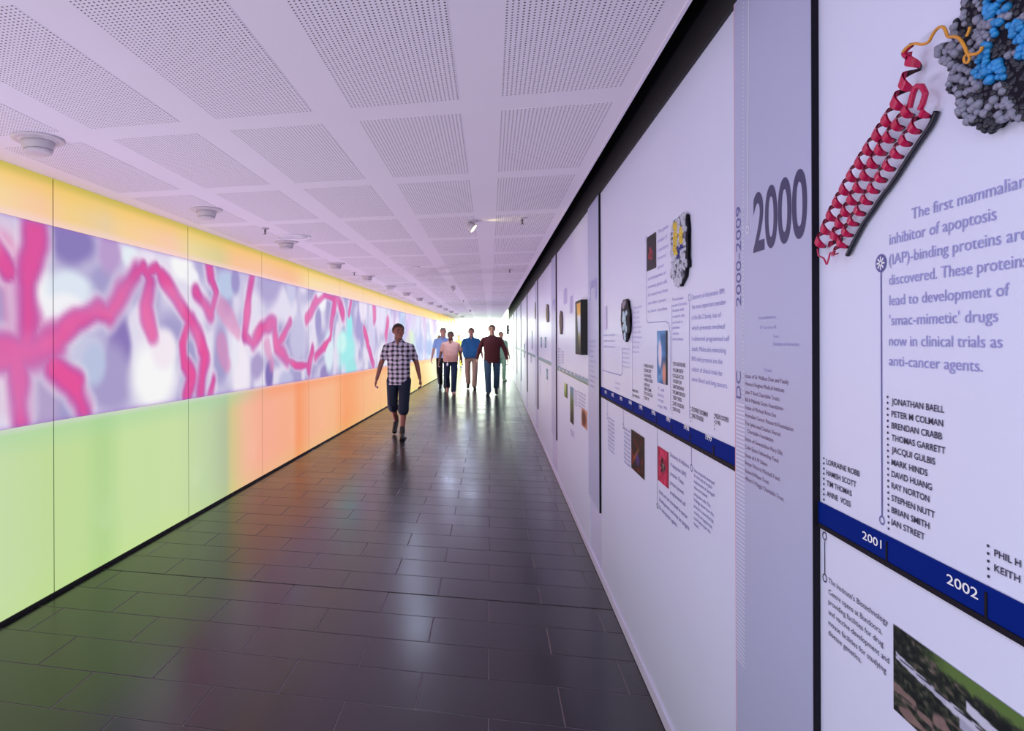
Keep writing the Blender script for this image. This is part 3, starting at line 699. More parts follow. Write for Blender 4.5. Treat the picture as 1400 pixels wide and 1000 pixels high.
L('story_text', [('Discovery of inhibitors', 918.3, 624, 944, 5.6), ('of apoptosis (IAP)', 918.3, 637, 940, 5.6), ('proteins. These', 918.3, 649.5, 936.5, 5.6), ('proteins prevent', 918.3, 662, 936.8, 5.6), ('programmed cell', 918.3, 675, 939, 5.6), ('death and are increased in cancer', 902.8, 674, 942, 5.6), ('development and may be targets', 902.8, 685, 944, 5.6), ('for anti-cancer agents.', 902.8, 696, 927.5, 5.6)], ink_blue, p)
L('story_text', [('New compounds developed', 951, 645, 979, 4.6), ('for the study of surgical', 951, 652, 975.5, 4.6), ('replacement of damaged', 951, 660, 979, 4.6), ('tissue are tested', 951, 668, 969, 4.6), ('using stem cells. The', 951, 677, 973.5, 4.6), ('findings show how this', 951, 685, 978, 4.6), ('process is controlled by', 951, 693.5, 977.5, 4.6), ('a family of signals that', 951, 702, 976, 4.6), ('could help repair the', 951, 710, 973.5, 4.6), ('heart.', 951, 718, 958, 4.6)], ink_blue, p)
L('caption_text', [(random.choice(['The institute', 'moves to a new', 'building with', 'laboratories']), 832.5, 572+k*5.2, 841, 3.2) for k in range(9)]+[(random.choice(['Gene discovery', 'links immune', 'disease with']), 854.6, 587+k*5.6, 863, 3.6) for k in range(9)], ink_blue, p)
for s, x, y, wd, h in (('1999', 972.8, 600.5, 8.4, 8), ('1998', 942, 586.5, 7, 7.4), ('1997', 917, 575.5, 6, 6.8), ('1996', 896.3, 566.5, 5, 6), ('1995', 878.6, 559, 4.4, 5.6), ('1994', 864, 552.5, 3.8, 5.2), ('1993', 851.2, 547, 3.4, 5), ('1992', 839.6, 542, 3, 4.6), ('1991', 830, 538, 2.6, 4.4)):
    L('year_numeral', [(s, x-wd/2, y, x+wd/2, h)], white_ink, p, .0082, .02)
for x in (979.5, 947.2, 921.5, 900, 882, 867):
    a_ = wr(x, 560); bm = bmesh.new(); wbox(bm, a_[0]-.005, a_[0]+.005, P1[5], P1[5]+.028, .0076, .0088); obj('year_tick', bm, black_edge, p)

# ---- third and fourth panels
p = P2[0]
def meadow(u, v): return mixc(col3(v, (0, (90, 120, 70)), (.5, (150, 190, 80)), (1, (210, 225, 160))), smoothstep(.6, .7, u), (70, 80, 60))
def valley(u, v): return col3(v+(vnoise(u*3, v*9)-.5)*.12, (0, (14, 18, 16)), (.3, (52, 56, 36)), (.55, (84, 104, 48)), (.75, (110, 140, 120)), (1, (110, 150, 200)))
def rust(u, v): return mixc(col3(vnoise(u*3, v*4), (0, (180, 110, 80)), (1, (225, 170, 140))), smoothstep(.5, .2, np.hypot(u-.45, (v-.5)*.8)), (90, 45, 40))
def bars(u, v): return mixc(np.ones(u.shape+(3,))*np.array([.80, .79, .95]), smoothstep(.3, .1, np.abs(np.sin(u*11)))*(vnoise(u*6, v*8) > .35), (95, 90, 140))
ph(772.2, 523, 776.7, 545.5, meadow, p, 12); ph(780.3, 528, 785.2, 582, valley, p, 20); ph(795.8, 557, 803.8, 589, rust, p, 16); ph(771.5, 396, 776, 415, bars, p, 10); ph(779.8, 406, 784, 428, bars, p, 10)
L('caption_text', [(random.choice(['colony', 'factor', 'clones']), 786.5, 535+k*3.6, 790, 2.2) for k in range(6)]+[(random.choice(['for the first time', 'blood cell growth', 'are discovered in']), 791.5, 536.5+k*4.6, 803.5-random.uniform(0, 3), 2.6) for k in range(5)]+[('vaccine', 780.5, 587+k*3, 785.5, 2.2) for k in range(3)]+
  [(random.choice(['SUZANNE', 'JERRY A', 'NICOS N']), 763.5, 478+k*3.8, 767, 2.2) for k in range(7)]+[(random.choice(['DONALD', 'ASHLEY']), 768.5, 482+k*3.6, 771.5, 2.2) for k in range(5)], ink_blue, p)
for k in range(8):
    x = 766+k*5.1; L('year_numeral', [('198%d' % (k+2), x-1.1, 507.2+k*1.5-.6, x+1.1, 3.2)], white_ink, p, .0082, .02)
p4 = panels[3][0]
def bluep(u, v): return col3(v, (0, (110, 120, 170)), (.5, (150, 190, 200)), (1, (90, 130, 160)))
ph(739.6, 461, 741.5, 475.5, bluep, p4, 8); ph(745.2, 461, 747.6, 476, bluep, p4, 8); ph(747.6, 504, 749.8, 520, bluep, p4, 8); ph(739, 499, 740, 513, bars, p4, 6)
for i_, (xa, ya, xb, yb) in enumerate(((727.3, 452, 728.6, 478), (716.5, 470, 718, 490), (726, 487, 727, 496))):
    P_ = panels[4 if xa > 724 else 5][0]; ph(xa, ya, xb, yb, bluep, P_, 6)

# ---- mounted cut-outs, each a raised board of its own
def inside(x, y, poly):
    c = False; j = len(poly)-1
    for i in range(len(poly)):
        if (poly[i][1] > y) != (poly[j][1] > y) and x < (poly[j][0]-poly[i][0])*(y-poly[i][1])/(poly[j][1]-poly[i][1])+poly[i][0]: c = not c
        j = i
    return c
def board(name, poly, d0, d1, m, parent):
    P = [wrd(*q, d1) for q in poly]; bm = bmesh.new()
    lo = [bm.verts.new(WR(*q, d0)) for q in P]; hi = [bm.verts.new(WR(*q, d1)) for q in P]; n = len(P)
    bm.faces.new(hi); bm.faces.new(lo[::-1])
    for i in range(n): bm.faces.new((lo[i], lo[(i+1) % n], hi[(i+1) % n], hi[i]))
    bmesh.ops.triangulate(bm, faces=bm.faces); bmesh.ops.recalc_face_normals(bm, faces=bm.faces)
    return obj(name, bm, m, parent)
def lumps(name, spots, d, depth, m, parent, sub=2):
    """rounded lumps in relief: (x, y, r px)"""
    bm = bmesh.new(); n = WR(0, 0, 1)-WR(0, 0, 0)
    for x, y, r in spots:
        Y, z = wrd(x, y, d); rm = cap_m(x, y, r)
        q = bmesh.ops.create_icosphere(bm, subdivisions=sub, radius=1)['verts']
        c = WR(Y, z, d)
        for v in q:
            k = 1+.12*math.sin(v.co.x*5+x)*math.cos(v.co.z*4+y)
            v.co = c + Vector((0, 1, 0))*v.co.y*rm*k + Vector((0, 0, 1))*v.co.z*rm*k + n*v.co.x*min(rm, depth)*k
    o = obj(name, bm, m, parent, kind='stuff'); smooth(o); return o
mol = thing('molecule_cutout', 'large grey and blue molecule cut-out with long red coiled ribbons, near the top right', 'wall sign', WR(*wr(1340, 180)))
OUT = [(1322, -12), (1316, 22), (1306, 28), (1302, 42), (1309, 53), (1300, 60), (1285, 64), (1281, 74), (1288, 83), (1299, 89), (1301, 100), (1296, 116), (1300, 126), (1310, 131), (1312, 150), (1322, 165), (1337, 168), (1345, 181), (1356, 183), (1368, 168), (1375, 159), (1388, 165), (1410, 165), (1450, 150), (1465, 60), (1460, -60), (1380, -110), (1335, -60)]
BL = [[(1348, -30), (1378, -30), (1380, 15), (1362, 25), (1346, 20)], [(1354, 34), (1372, 25), (1400, 28), (1420, 40), (1402, 62), (1375, 52), (1356, 52)], [(1344, 54), (1358, 56), (1350, 74), (1360, 84), (1380, 88), (1375, 106), (1352, 112), (1332, 108), (1326, 96), (1335, 84), (1342, 72)], [(1390, 66), (1420, 50), (1420, 80), (1392, 78)]]
DK = [[(1378, -20), (1400, -20), (1402, 16), (1386, 26), (1379, 18)], [(1362, 54), (1386, 50), (1386, 70), (1362, 70)], [(1370, 80), (1395, 76), (1402, 92), (1380, 112), (1352, 118), (1352, 111), (1376, 108)], [(1300, 74), (1328, 72), (1332, 88), (1306, 89)], [(1330, 126), (1360, 114), (1362, 130), (1340, 142)], [(1370, 112), (1402, 100), (1402, 120), (1376, 136)], [(1342, 158), (1362, 148), (1368, 166), (1354, 184), (1342, 178)], [(1386, 140), (1404, 130), (1404, 158), (1388, 156)], [(1316, 40), (1328, 44), (1326, 56), (1316, 54)]]
mcx, mcy = 1375, 60
board('backing_board', [(mcx+(x-mcx)*.93, mcy+(y-mcy)*.94) for x, y in OUT], .006, .018, black_edge, mol)
grey_l = mat('grey print', (.24, .24, .34), .35, noise=.35, nscale=60); blue_l = mat('blue print', (.02, .25, .62), .3, noise=.5, nscale=60); dark_l = mat('near black print', (.012, .014, .028), .35, noise=.4, nscale=60)
red_l = mat('crimson print', (.50, .006, .075), .35, noise=.15, nscale=40); dred_l = mat('dark crimson print', (.03, .002, .012), .4, noise=.2, nscale=40); orange_l = mat('amber print', (.72, .30, .03), .35, noise=.2, nscale=30)
pts = []; tries = 0
rnd = random.Random(11)
while tries < 26000 and len(pts) < 520:
    tries += 1; x, y = rnd.uniform(1283, 1462), rnd.uniform(-60, 181)
    if inside(x, y, OUT) and all((x-a)**2+(y-b)**2 > 22 for a, b, _ in pts): pts.append((x, y, rnd.uniform(4.0, 7.0)))
gs, bs, dsx = [], [], []
for (xa, ya), (xb, yb) in zip(OUT, OUT[1:]+OUT[:1]):     # lumps round the rim
    n_ = max(1, int(math.hypot(xb-xa, yb-ya)/6))
    for k in range(n_):
        x, y = xa+(xb-xa)*k/n_, ya+(yb-ya)*k/n_; x += (mcx-x)*.035; y += (mcy-y)*.035
        pts.append((x, y, rnd.uniform(4.2, 6)))
for x, y, r in pts:
    if any(inside(x, y, q) for q in DK): dsx.append((x, y, r))
    elif any(inside(x, y, q) for q in BL): (bs if rnd.random() < .9 else dsx).append((x, y, r))
    else: (gs if rnd.random() < .62 else dsx).append((x, y, r))
lumps('grey_surface', gs, .018, .010, grey_l, mol); lumps('blue_surface', bs, .020, .011, blue_l, mol); lumps('dark_surface', [(x, y, r*.95) for x, y, r in dsx], .015, .007, dark_l, mol)
def polyline_pts(pts, n):
    P = [np.array(wr(*q)) for q in pts]; seg = [np.linalg.norm(b-a) for a, b in zip(P, P[1:])]; T = sum(seg); out = []
    for k in range(n):
        s = T*k/(n-1)
        for i, L_ in enumerate(seg):
            if s <= L_ or i == len(seg)-1: out.append(P[i]+(P[i+1]-P[i])*min(1, s/L_)); break
            s -= L_
    out = np.array(out)
    for _ in range(3): out[1:-1] = (out[:-2]+2*out[1:-1]+out[2:])/4
    return out, T
def ribbon(name, pts, turns, rad, width, parent, phase=0.):
    n = turns*20; A, T = polyline_pts(pts, n); f = bmesh.new(); g = bmesh.new()
    def pos(i):
        a = A[max(i-1, 0)]; b = A[min(i+1, n-1)]; t = (b-a)/np.linalg.norm(b-a); pr = np.array([-t[1], t[0]]); ph_ = 2*PI*turns*i/n+phase
        c = A[i]+pr*rad*math.cos(ph_); dd = .021+.010*math.sin(ph_); hw = width*(.62+.38*math.sin(ph_))/2
        return [WR(c[0]+t[0]*k, c[1]+t[1]*k, dd) for k in (-hw, hw)]+[math.sin(ph_)]
    R_ = [pos(i) for i in range(n)]
    for a, b in zip(R_, R_[1:]):
        bm_ = f if a[2] > -.15 else g
        q = [bm_.verts.new(p_) for p_ in (a[0], a[1], b[1], b[0])]; bm_.faces.new(q)
        dn = (WR(0, 0, 1)-WR(0, 0, 0))*.003
        q = [bm_.verts.new(p_-dn) for p_ in (a[0], b[0], b[1], a[1])]; bm_.faces.new(q)
    obj(name, f, red_l, parent); obj(name+'_inner', g, dred_l, parent)
def strand(name, pts, r, m, parent, d=.03, n=70):
    A, T = polyline_pts(pts, n); bm = bmesh.new(); prev = None; nn = WR(0, 0, 1)-WR(0, 0, 0)
    for i in range(n):
        t = A[min(i+1, n-1)]-A[max(i-1, 0)]; t /= np.linalg.norm(t)+1e-9; c = WR(A[i][0], A[i][1], d)
        ring = [bm.verts.new(c+Vector((0, -t[1], t[0]))*r*math.cos(2*PI*k/7)+nn*r*math.sin(2*PI*k/7)) for k in range(7)]
        if prev:
            for k in range(7): bm.faces.new((prev[k], prev[(k+1) % 7], ring[(k+1) % 7], ring[k]))
        prev = ring
    o = obj(name, bm, m, parent); smooth(o); return o
ribbon('coiled_ribbon', [(1271, 72), (1268, 90), (1262, 108), (1253, 128), (1243, 150), (1230, 168), (1219, 186), (1206, 204), (1195, 222), (1183, 240), (1173, 258), (1163, 276), (1154, 294), (1146, 312), (1139, 328), (1134, 340)], 13, .0105, .0165, mol)
ribbon('coiled_ribbon', [(1266, 146), (1256, 160), (1243, 176), (1230, 194), (1219, 212), (1209, 228), (1200, 244), (1191, 258), (1183, 274), (1174, 290), (1166, 306), (1160, 322), (1157, 336)], 11, .0095, .015, mol, 1.2)
ribbon('coiled_ribbon', [(1285, 150), (1276, 168), (1264, 184), (1252, 200), (1241, 217), (1230, 233), (1218, 249), (1207, 266), (1196, 284), (1184, 302), (1173, 322), (1163, 346)], 12, .0095, .013, mol, 2.2)
strand('loop_strand', [(1268, 146), (1273, 126), (1278, 116), (1286, 116), (1291, 126), (1287, 140), (1283, 148)], .0042, red_l, mol, .024, 160)
strand('loop_strand', [(1133, 340), (1134, 349), (1142, 353), (1146, 362), (1148, 356), (1151, 345), (1157, 348), (1162, 346)], .0016, red_l, mol, .02)
strand('shadow_strand', [(1167, 349), (1178, 327), (1190, 305), (1203, 287), (1214, 270), (1226, 255), (1238, 238), (1248, 222), (1260, 204), (1271, 188), (1284, 170), (1291, 152)], .0042, dark_l, mol, .010)  # dark strand behind the ribbons, put in for their drop shadow
strand('amber_strand', [(1268, 68), (1276, 60), (1284, 56), (1296, 58), (1306, 55), (1311, 44), (1318, 35), (1326, 32), (1331, 38), (1333, 48), (1344, 46), (1352, 50), (1357, 58), (1361, 66), (1362, 72), (1370, 71), (1378, 70), (1383, 66), (1384, 60)], .0022, orange_l, mol, .033)
strand('amber_strand', [(1362, 70), (1357, 76), (1358, 82), (1363, 83), (1366, 76), (1363, 71)], .0018, orange_l, mol, .033, 30)
strand('amber_strand', [(1361, 46), (1364, 40), (1366, 33)], .0018, orange_l, mol, .033, 10)
strand('red_link', [(1272, 76), (1266, 72), (1268, 66), (1277, 59)], .004, red_l, mol, .03, 20)

c2 = thing('molecule_cutout', 'upright grey molecule cut-out with yellow and dark blue spots beside the small red-on-black photo', 'wall sign', WR(*wr(930, 390)))
O2 = [(936, 292), (930, 298), (922, 304), (920, 316), (918, 330), (918.5, 344), (920, 356), (918, 372), (919.5, 380), (923, 384), (925, 390), (930, 392), (934, 384), (937, 378), (937.5, 368), (941, 365), (941, 356), (938.5, 350), (940, 340), (939, 325), (940.5, 312), (938.5, 300), (939, 294)]
board('backing_board', O2, .005, .015, black_edge, c2)
pale_l = mat('pale grey print', (.55, .55, .68), .35, noise=.4, nscale=45); yel_l = mat('yellow print', (.75, .52, .03), .35, noise=.3, nscale=45); dkb_l = mat('dark blue print', (.006, .008, .20), .35, noise=.3, nscale=45); mid_l = mat('mid grey print', (.14, .14, .20), .4, noise=.4, nscale=45)
O2s = [(x-1.2, y) for x, y in O2]; sp = []; rnd = random.Random(4)
for _ in range(3000):
    x, y = rnd.uniform(918, 941), rnd.uniform(293, 391)
    if inside(x+.8, y, O2s) and inside(x-.4, y, O2s) and all((2*(x-a))**2+(y-b)**2 > 10 for a, b, _ in sp): sp.append((x, y, rnd.uniform(3, 4.6)))
ye = [s for s in sp if (abs(s[0]-924) < 2.2 and 305 < s[1] < 350) or (abs(s[0]-932) < 2.6 and 312 < s[1] < 333)]; be = [s for s in sp if (abs(s[0]-928) < 2.4 and 338 < s[1] < 352) or (abs(s[0]-932) < 2 and 333 < s[1] < 342)]
be = [s for s in be if s not in ye]; rest = [s for s in sp if s not in ye and s not in be]
lumps('pale_surface', [s for i, s in enumerate(rest) if i % 4], .015, .006, pale_l, c2, 1); lumps('mid_grey_surface', [s for i, s in enumerate(rest) if not i % 4], .0145, .005, mid_l, c2, 1)  # some lumps printed mid grey among the pale ones
lumps('yellow_surface', ye, .0155, .006, yel_l, c2, 1); lumps('blue_surface', be, .0155, .006, dkb_l, c2, 1)
c3 = thing('molecule_cutout', 'small pale blue and black molecule cut-out on the panel with the red photos', 'wall sign', WR(*wr(855, 467)))
O3 = [(852, 410), (849.5, 416), (849, 424), (850, 430), (848.6, 438), (849.5, 447), (851, 456), (852.5, 465), (855.5, 468), (858, 463), (858, 457), (860.5, 454), (861, 444), (860, 438), (861, 432), (860.5, 424), (858.5, 422), (858.5, 412), (856.5, 409)]
board('backing_board', O3, .005, .015, black_edge, c3)
icy = mat('icy blue print', (.50, .66, .82), .35, noise=.3, nscale=30); mauve = mat('mauve print', (.30, .24, .30), .4, noise=.3, nscale=30)
lumps('icy_surface', [(853, 430, 5), (852.5, 437, 5), (854.5, 434, 5.5), (855, 443, 6), (853, 448, 5), (856.5, 450, 5), (854.6, 458, 5), (855, 463, 3.6), (857, 428, 4)], .015, .007, icy, c3); lumps('mauve_surface', [(853, 417, 6.5), (855, 414, 4.5)], .015, .007, mauve, c3)
for lab, poly, m1 in (('slim brown and orange cut-out left of the black-framed picture', [(765.6, 425), (764.6, 432), (764.4, 440), (765, 450), (765.6, 457), (767.4, 457.5), (768, 448), (768.2, 436), (767.6, 427)], mat('tan print', (.50, .25, .10), .4, noise=.3)),
                      ('slim yellow and brown cut-out on the fourth timeline panel', [(747, 416), (746.2, 424), (746.4, 434), (747.6, 441), (749.4, 440), (749.8, 428), (749, 417)], mat('ochre print', (.60, .45, .12), .4, noise=.3)),
                      ('slim teal cut-out on the fifth timeline panel', [(731.4, 413), (731, 424), (731.2, 436), (732.6, 436.5), (732.9, 424), (732.6, 413)], mat('teal print', (.10, .20, .22), .4, noise=.3))):
    t = thing('molecule_cutout', lab, 'wall sign', WR(*wr(*poly[4])))
    board('backing_board', poly, .005, .015, mat('umber board', (.05, .03, .03), .5, noise=.2), t)
    lumps('printed_face', [((poly[1][0]+poly[-1][0])/2-.3, y, 3.6) for y in np.linspace(poly[0][1]+4, poly[4][1]-4, 5)], .016, .004, m1, t, 1)
# black-framed deep picture
t = thing('framed_picture', 'deep black-framed picture of a yellow sky and dark trees, fixed to the third timeline panel', 'picture', WR(*wr(794, 485)))
Yf, zt = wrd(803, 409.5, .005); Yg = wrd(786.5, 414, .05)[0]; zb_ = wr(803, 485.5)[1]
bm = bmesh.new(); D = .05
wbox(bm, Yf, Yg, zb_, zt, .005, D); obj('frame', bm, black, t)
def dusk(u, v):
    c = col3(v, (0, (40, 50, 30)), (.3, (150, 140, 90)), (.45, (200, 225, 240)), (.72, (240, 245, 250)), (.78, (240, 190, 70)), (1, (235, 170, 50)))
    tr = (1-u)*.2+ (1-smoothstep(.15, .75, u))*.9; return mixc(c, smoothstep(tr+.03, tr-.03, v), (24, 34, 26))
me = grid_mesh('picture', np.linspace(Yf+.02, Yg-.02, 24), lambda Y: (np.full(Y.shape, zb_+.02), np.full(Y.shape, zt-.02)), 40, lambda YY, ZZ: dusk((Yg-.02-YY)/(Yg-Yf-.04), (ZZ-zb_-.02)/(zt-zb_-.04)), WR, D+.001, print_mat)
obj('picture', me, None, t)
# small dark sign standing off the wall at the far end
Y_, z_ = wr(693.4, 446); t = thing('projecting_sign', 'small dark sign projecting from the right wall at the far end', 'sign', WR(31.5, 1.75, .006))
bm = bmesh.new(); wbox(bm, 31.5, 31.54, 1.72, 2.18, .03, .13); obj('sign_board', bm, black_edge, t); bm = bmesh.new(); wbox(bm, 31.5, 31.54, 1.9, 1.96, .004, .03); obj('bracket', bm, black_edge, t)
#PART3

# ------------------------------------------------------------------ fittings on the ceiling
def onceil(x, y): return onfloor(x, y, HC)
ORD = ['nearest the camera, largest at upper left', 'second from the camera', 'third from the camera, beside a flat ring light', 'fourth from the camera', 'fifth from the camera', 'sixth from the camera', 'seventh from the camera', 'eighth from the camera', 'ninth from the camera',
       'tenth from the camera', 'eleventh from the camera', 'twelfth from the camera', 'thirteenth from the camera', 'farthest along']
def prof_mesh(name, prof, m, n=36):
    bm = bmesh.new(); lathe(bm, prof, (0, 0, 0), n); bmesh.ops.recalc_face_normals(bm, faces=bm.faces)
    me = bpy.data.meshes.new(name); bm.to_mesh(me); bm.free(); me.materials.append(m)
    for p in me.polygons: p.use_smooth = True
    return me
fl_me = prof_mesh('flange', [(.121, 0), (.121, -.004), (.116, -.008), (.100, -.010), (.094, -.006), (.086, -.012), (.078, -.014)], fixture_white)
bo_me = prof_mesh('body', [(.078, -.012), (.074, -.03), (.068, -.052), (.060, -.054)], fixture_white)
fc_me = prof_mesh('face_disc', [(.060, -.0535), (.066, -.056), (.065, -.064), (.056, -.070), (.02, -.0715)], fixture_white)
for k, (x, y) in enumerate([(52, 190), (282, 286.5), (391.5, 331), (459, 360.5), (502.5, 377.5), (534, 391), (555.5, 400.3), (573.5, 407.6), (588.6, 413.4), (600.5, 417.8), (609, 422), (617, 425.2), (624, 428.3), (632, 432)]):
    q = onceil(x, y); t = thing('ceiling_diffuser', 'round white ceiling diffuser, '+ORD[k], 'ceiling fixture', (q.x, q.y, HC-.0015), 'round diffusers along the glowing wall')
    for nm, me in (('flange', fl_me), ('body', bo_me), ('face_disc', fc_me)):
        o = bpy.data.objects.new(nm, me); COL.objects.link(o); o.parent = t
lens_m = mat('opal lens', (.72, .68, .80), .3, noise=.02)
RL = [((401.5, 323.8), .165, 'large flat ring light recessed in the ceiling beside the third diffuser'), ((565, 365.2), .09, 'small flat ring light in the middle of the ceiling'), ((561, 388.6), .11, 'thin dark ring light near the sixth ceiling diffuser'),
      ((613, 413.8), .13, 'thin dark ring light near the tenth ceiling diffuser'), ((652, 409.5), .10, 'small ring light far along the middle of the ceiling'), ((636, 426.2), .13, 'ring light farthest along the ceiling')]
RLP = []
for (x, y), r, lab in RL:
    q = onceil(x, y); RLP.append(q); t = thing('recessed_light', lab, 'ceiling light', (q.x, q.y, HC-.0015), 'recessed ring lights')
    o = bpy.data.objects.new('trim_ring', prof_mesh('trim_ring', [(r, 0), (r, -.005), (r*.96, -.010), (r*.90, -.008), (r*.86, -.002)], mat('glossy white ring', (.85, .82, .92), .2, noise=.01))); COL.objects.link(o); o.parent = t
    o = bpy.data.objects.new('lens', prof_mesh('lens', [(r*.86, -.0005), (r*.86, -.0022), (r*.5, -.0028)], lens_m)); COL.objects.link(o); o.parent = t
for (x, y), lab in (((362.5, 312.3), 'small chrome sprinkler head near the second and third diffusers'), ((484.3, 372), 'small chrome sprinkler head between the fourth and fifth diffusers'), ((714, 298), 'small white sprinkler head near the timeline wall, to the right of the lit spotlight'), ((696.8, 368.2), 'small white sprinkler head near the timeline wall, farther than the lit spotlight'), ((633.5, 410.5), 'tiny sprinkler head far along the middle of the ceiling')):
    q = onceil(x, y); t = thing('sprinkler_head', lab, 'sprinkler', (q.x, q.y, HC-.0015), 'sprinkler heads')
    for nm, pr, m_ in (('rosette', [(.034, 0), (.033, -.006), (.02, -.009), (.01, -.010)], fixture_white), ('stem', [(.009, -.009), (.008, -.03), (.005, -.046)], fixture_dark), ('deflector', [(.016, -.047), (.017, -.049), (.004, -.051)], fixture_dark)):
        o = bpy.data.objects.new(nm, prof_mesh(nm, pr, m_, 18)); COL.objects.link(o); o.parent = t
bulb = mat('lit lamp face', (1, 1, .7), .3, emis=(1, .95, .45), estr=9)
dead = mat('unlit lamp face', (.3, .3, .3), .3, noise=.05)
for (x, y), lab, lit in (((643.5, 302.3), 'spotlight hanging from the ceiling with its yellow lamp lit', 1), ((619, 391), 'unlit hanging spotlight farther along the middle of the ceiling', 0), ((642.5, 423.5), 'unlit hanging spotlight farthest along the ceiling', 0)):
    q = onceil(x, y); t = thing('spotlight', lab, 'spotlight', (q.x, q.y, HC-.0015), 'gimbal spotlights')
    o = bpy.data.objects.new('mounting_plate', prof_mesh('mounting_plate', [(.060, 0), (.060, -.004), (.045, -.009), (.02, -.010)], fixture_white)); COL.objects.link(o); o.parent = t
    o = bpy.data.objects.new('stem', prof_mesh('stem', [(.008, -.009), (.008, -.03)], fixture_dark, 12)); COL.objects.link(o); o.parent = t
    h = bpy.data.objects.new('lamp_head', prof_mesh('lamp_head', [(.016, .035), (.030, .028), (.040, -.030), (.041, -.034), (.037, -.034), (.034, -.026)], fixture_white)); COL.objects.link(h); h.parent = t
    h.location = (0, 0, -.045); h.rotation_euler = (0, math.radians(-52), math.radians(-12))
    f = bpy.data.objects.new('lamp_face', prof_mesh('lamp_face', [(.035, -.028), (.034, -.0300), (.02, -.032)], bulb if lit else dead)); COL.objects.link(f); f.parent = h
    if lit:
        light('spot_lamp', 'SPOT', (q.x+.045, q.y, HC-.055), 2.2, (1, .98, .30), aim=(q.x+.9, q.y-.02, HC-.03), spot_size=math.radians(70), spot_blend=.9, shadow_soft_size=.02)
# ------------------------------------------------------------------ people
def capsule(bm, p0, p1, r0, r1, n=14):
    p0, p1 = Vector(p0), Vector(p1); ax = (p1-p0); Ln = ax.length; ax = ax.normalized() if Ln > 1e-6 else Vector((0, 0, 1))
    s = ax.orthogonal().normalized(); t = ax.cross(s); rings = []
    prof = [(-math.cos(a)*r0, math.sin(a)*r0) for a in (.25, .7, 1.15, PI/2)]+[(Ln*k/3+0, r0+(r1-r0)*k/3) for k in (1, 2)]+[(Ln+math.sin(a)*r1, math.cos(a)*r1) for a in (0, .42, .87, 1.32)]
    for h, r in prof:
        c = p0+ax*h; rings.append([bm.verts.new(c+(s*math.cos(2*PI*k/n)+t*math.sin(2*PI*k/n))*r) for k in range(n)])
    for a, b in zip(rings, rings[1:]):
        for k in range(n): bm.faces.new((a[k], a[(k+1) % n], b[(k+1) % n], b[k]))
    bm.faces.new(rings[0][::-1]); bm.faces.new(rings[-1])
def ellip(bm, c, r, rot=None, sub=3):
    q = bmesh.ops.create_icosphere(bm, subdivisions=sub, radius=1)['verts']
    for v in q:
        p = Vector((v.co.x*r[0], v.co.y*r[1], v.co.z*r[2]))
        if rot: p = rot @ p
        v.co = p+Vector(c)
def loft(bm, secs, n=28):        # (x, y, z, rx, ry)
    rings = [[bm.verts.new((x+rx*math.copysign(abs(math.cos(a))**.85, math.cos(a)), y+ry*math.copysign(abs(math.sin(a))**.85, math.sin(a)), z)) for a in [2*PI*k/n for k in range(n)]] for x, y, z, rx, ry in secs]
    for a, b in zip(rings, rings[1:]):
        for k in range(n): bm.faces.new((a[k], a[(k+1) % n], b[(k+1) % n], b[k]))
    bm.faces.new(rings[0][::-1]); bm.faces.new(rings[-1])
def fuse(name, bm, vox, m, parent, it=3):
    bmesh.ops.recalc_face_normals(bm, faces=bm.faces)
    me = bpy.data.meshes.new('tmp'); bm.to_mesh(me); bm.free(); o = bpy.data.objects.new('tmp', me); COL.objects.link(o)
    r = o.modifiers.new('r', 'REMESH'); r.mode = 'VOXEL'; r.voxel_size = vox
    s = o.modifiers.new('s', 'SMOOTH'); s.iterations = it; s.factor = .5
    bpy.context.view_layer.update(); me2 = bpy.data.meshes.new_from_object(o.evaluated_get(bpy.context.evaluated_depsgraph_get()))
    bpy.data.objects.remove(o); bpy.data.meshes.remove(me); me2.name = name
    for p in me2.polygons: p.use_smooth = True
    me2.materials.clear(); me2.materials.append(m)
    q = bpy.data.objects.new(name, me2); COL.objects.link(q); q.parent = parent; return q
def plain(name, bm, m, parent):
    me = bpy.data.meshes.new(name); bm.to_mesh(me); bm.free(); me.materials.append(m)
    for p in me.polygons: p.use_smooth = True
    q = bpy.data.objects.new(name, me); COL.objects.link(q); q.parent = parent; return q
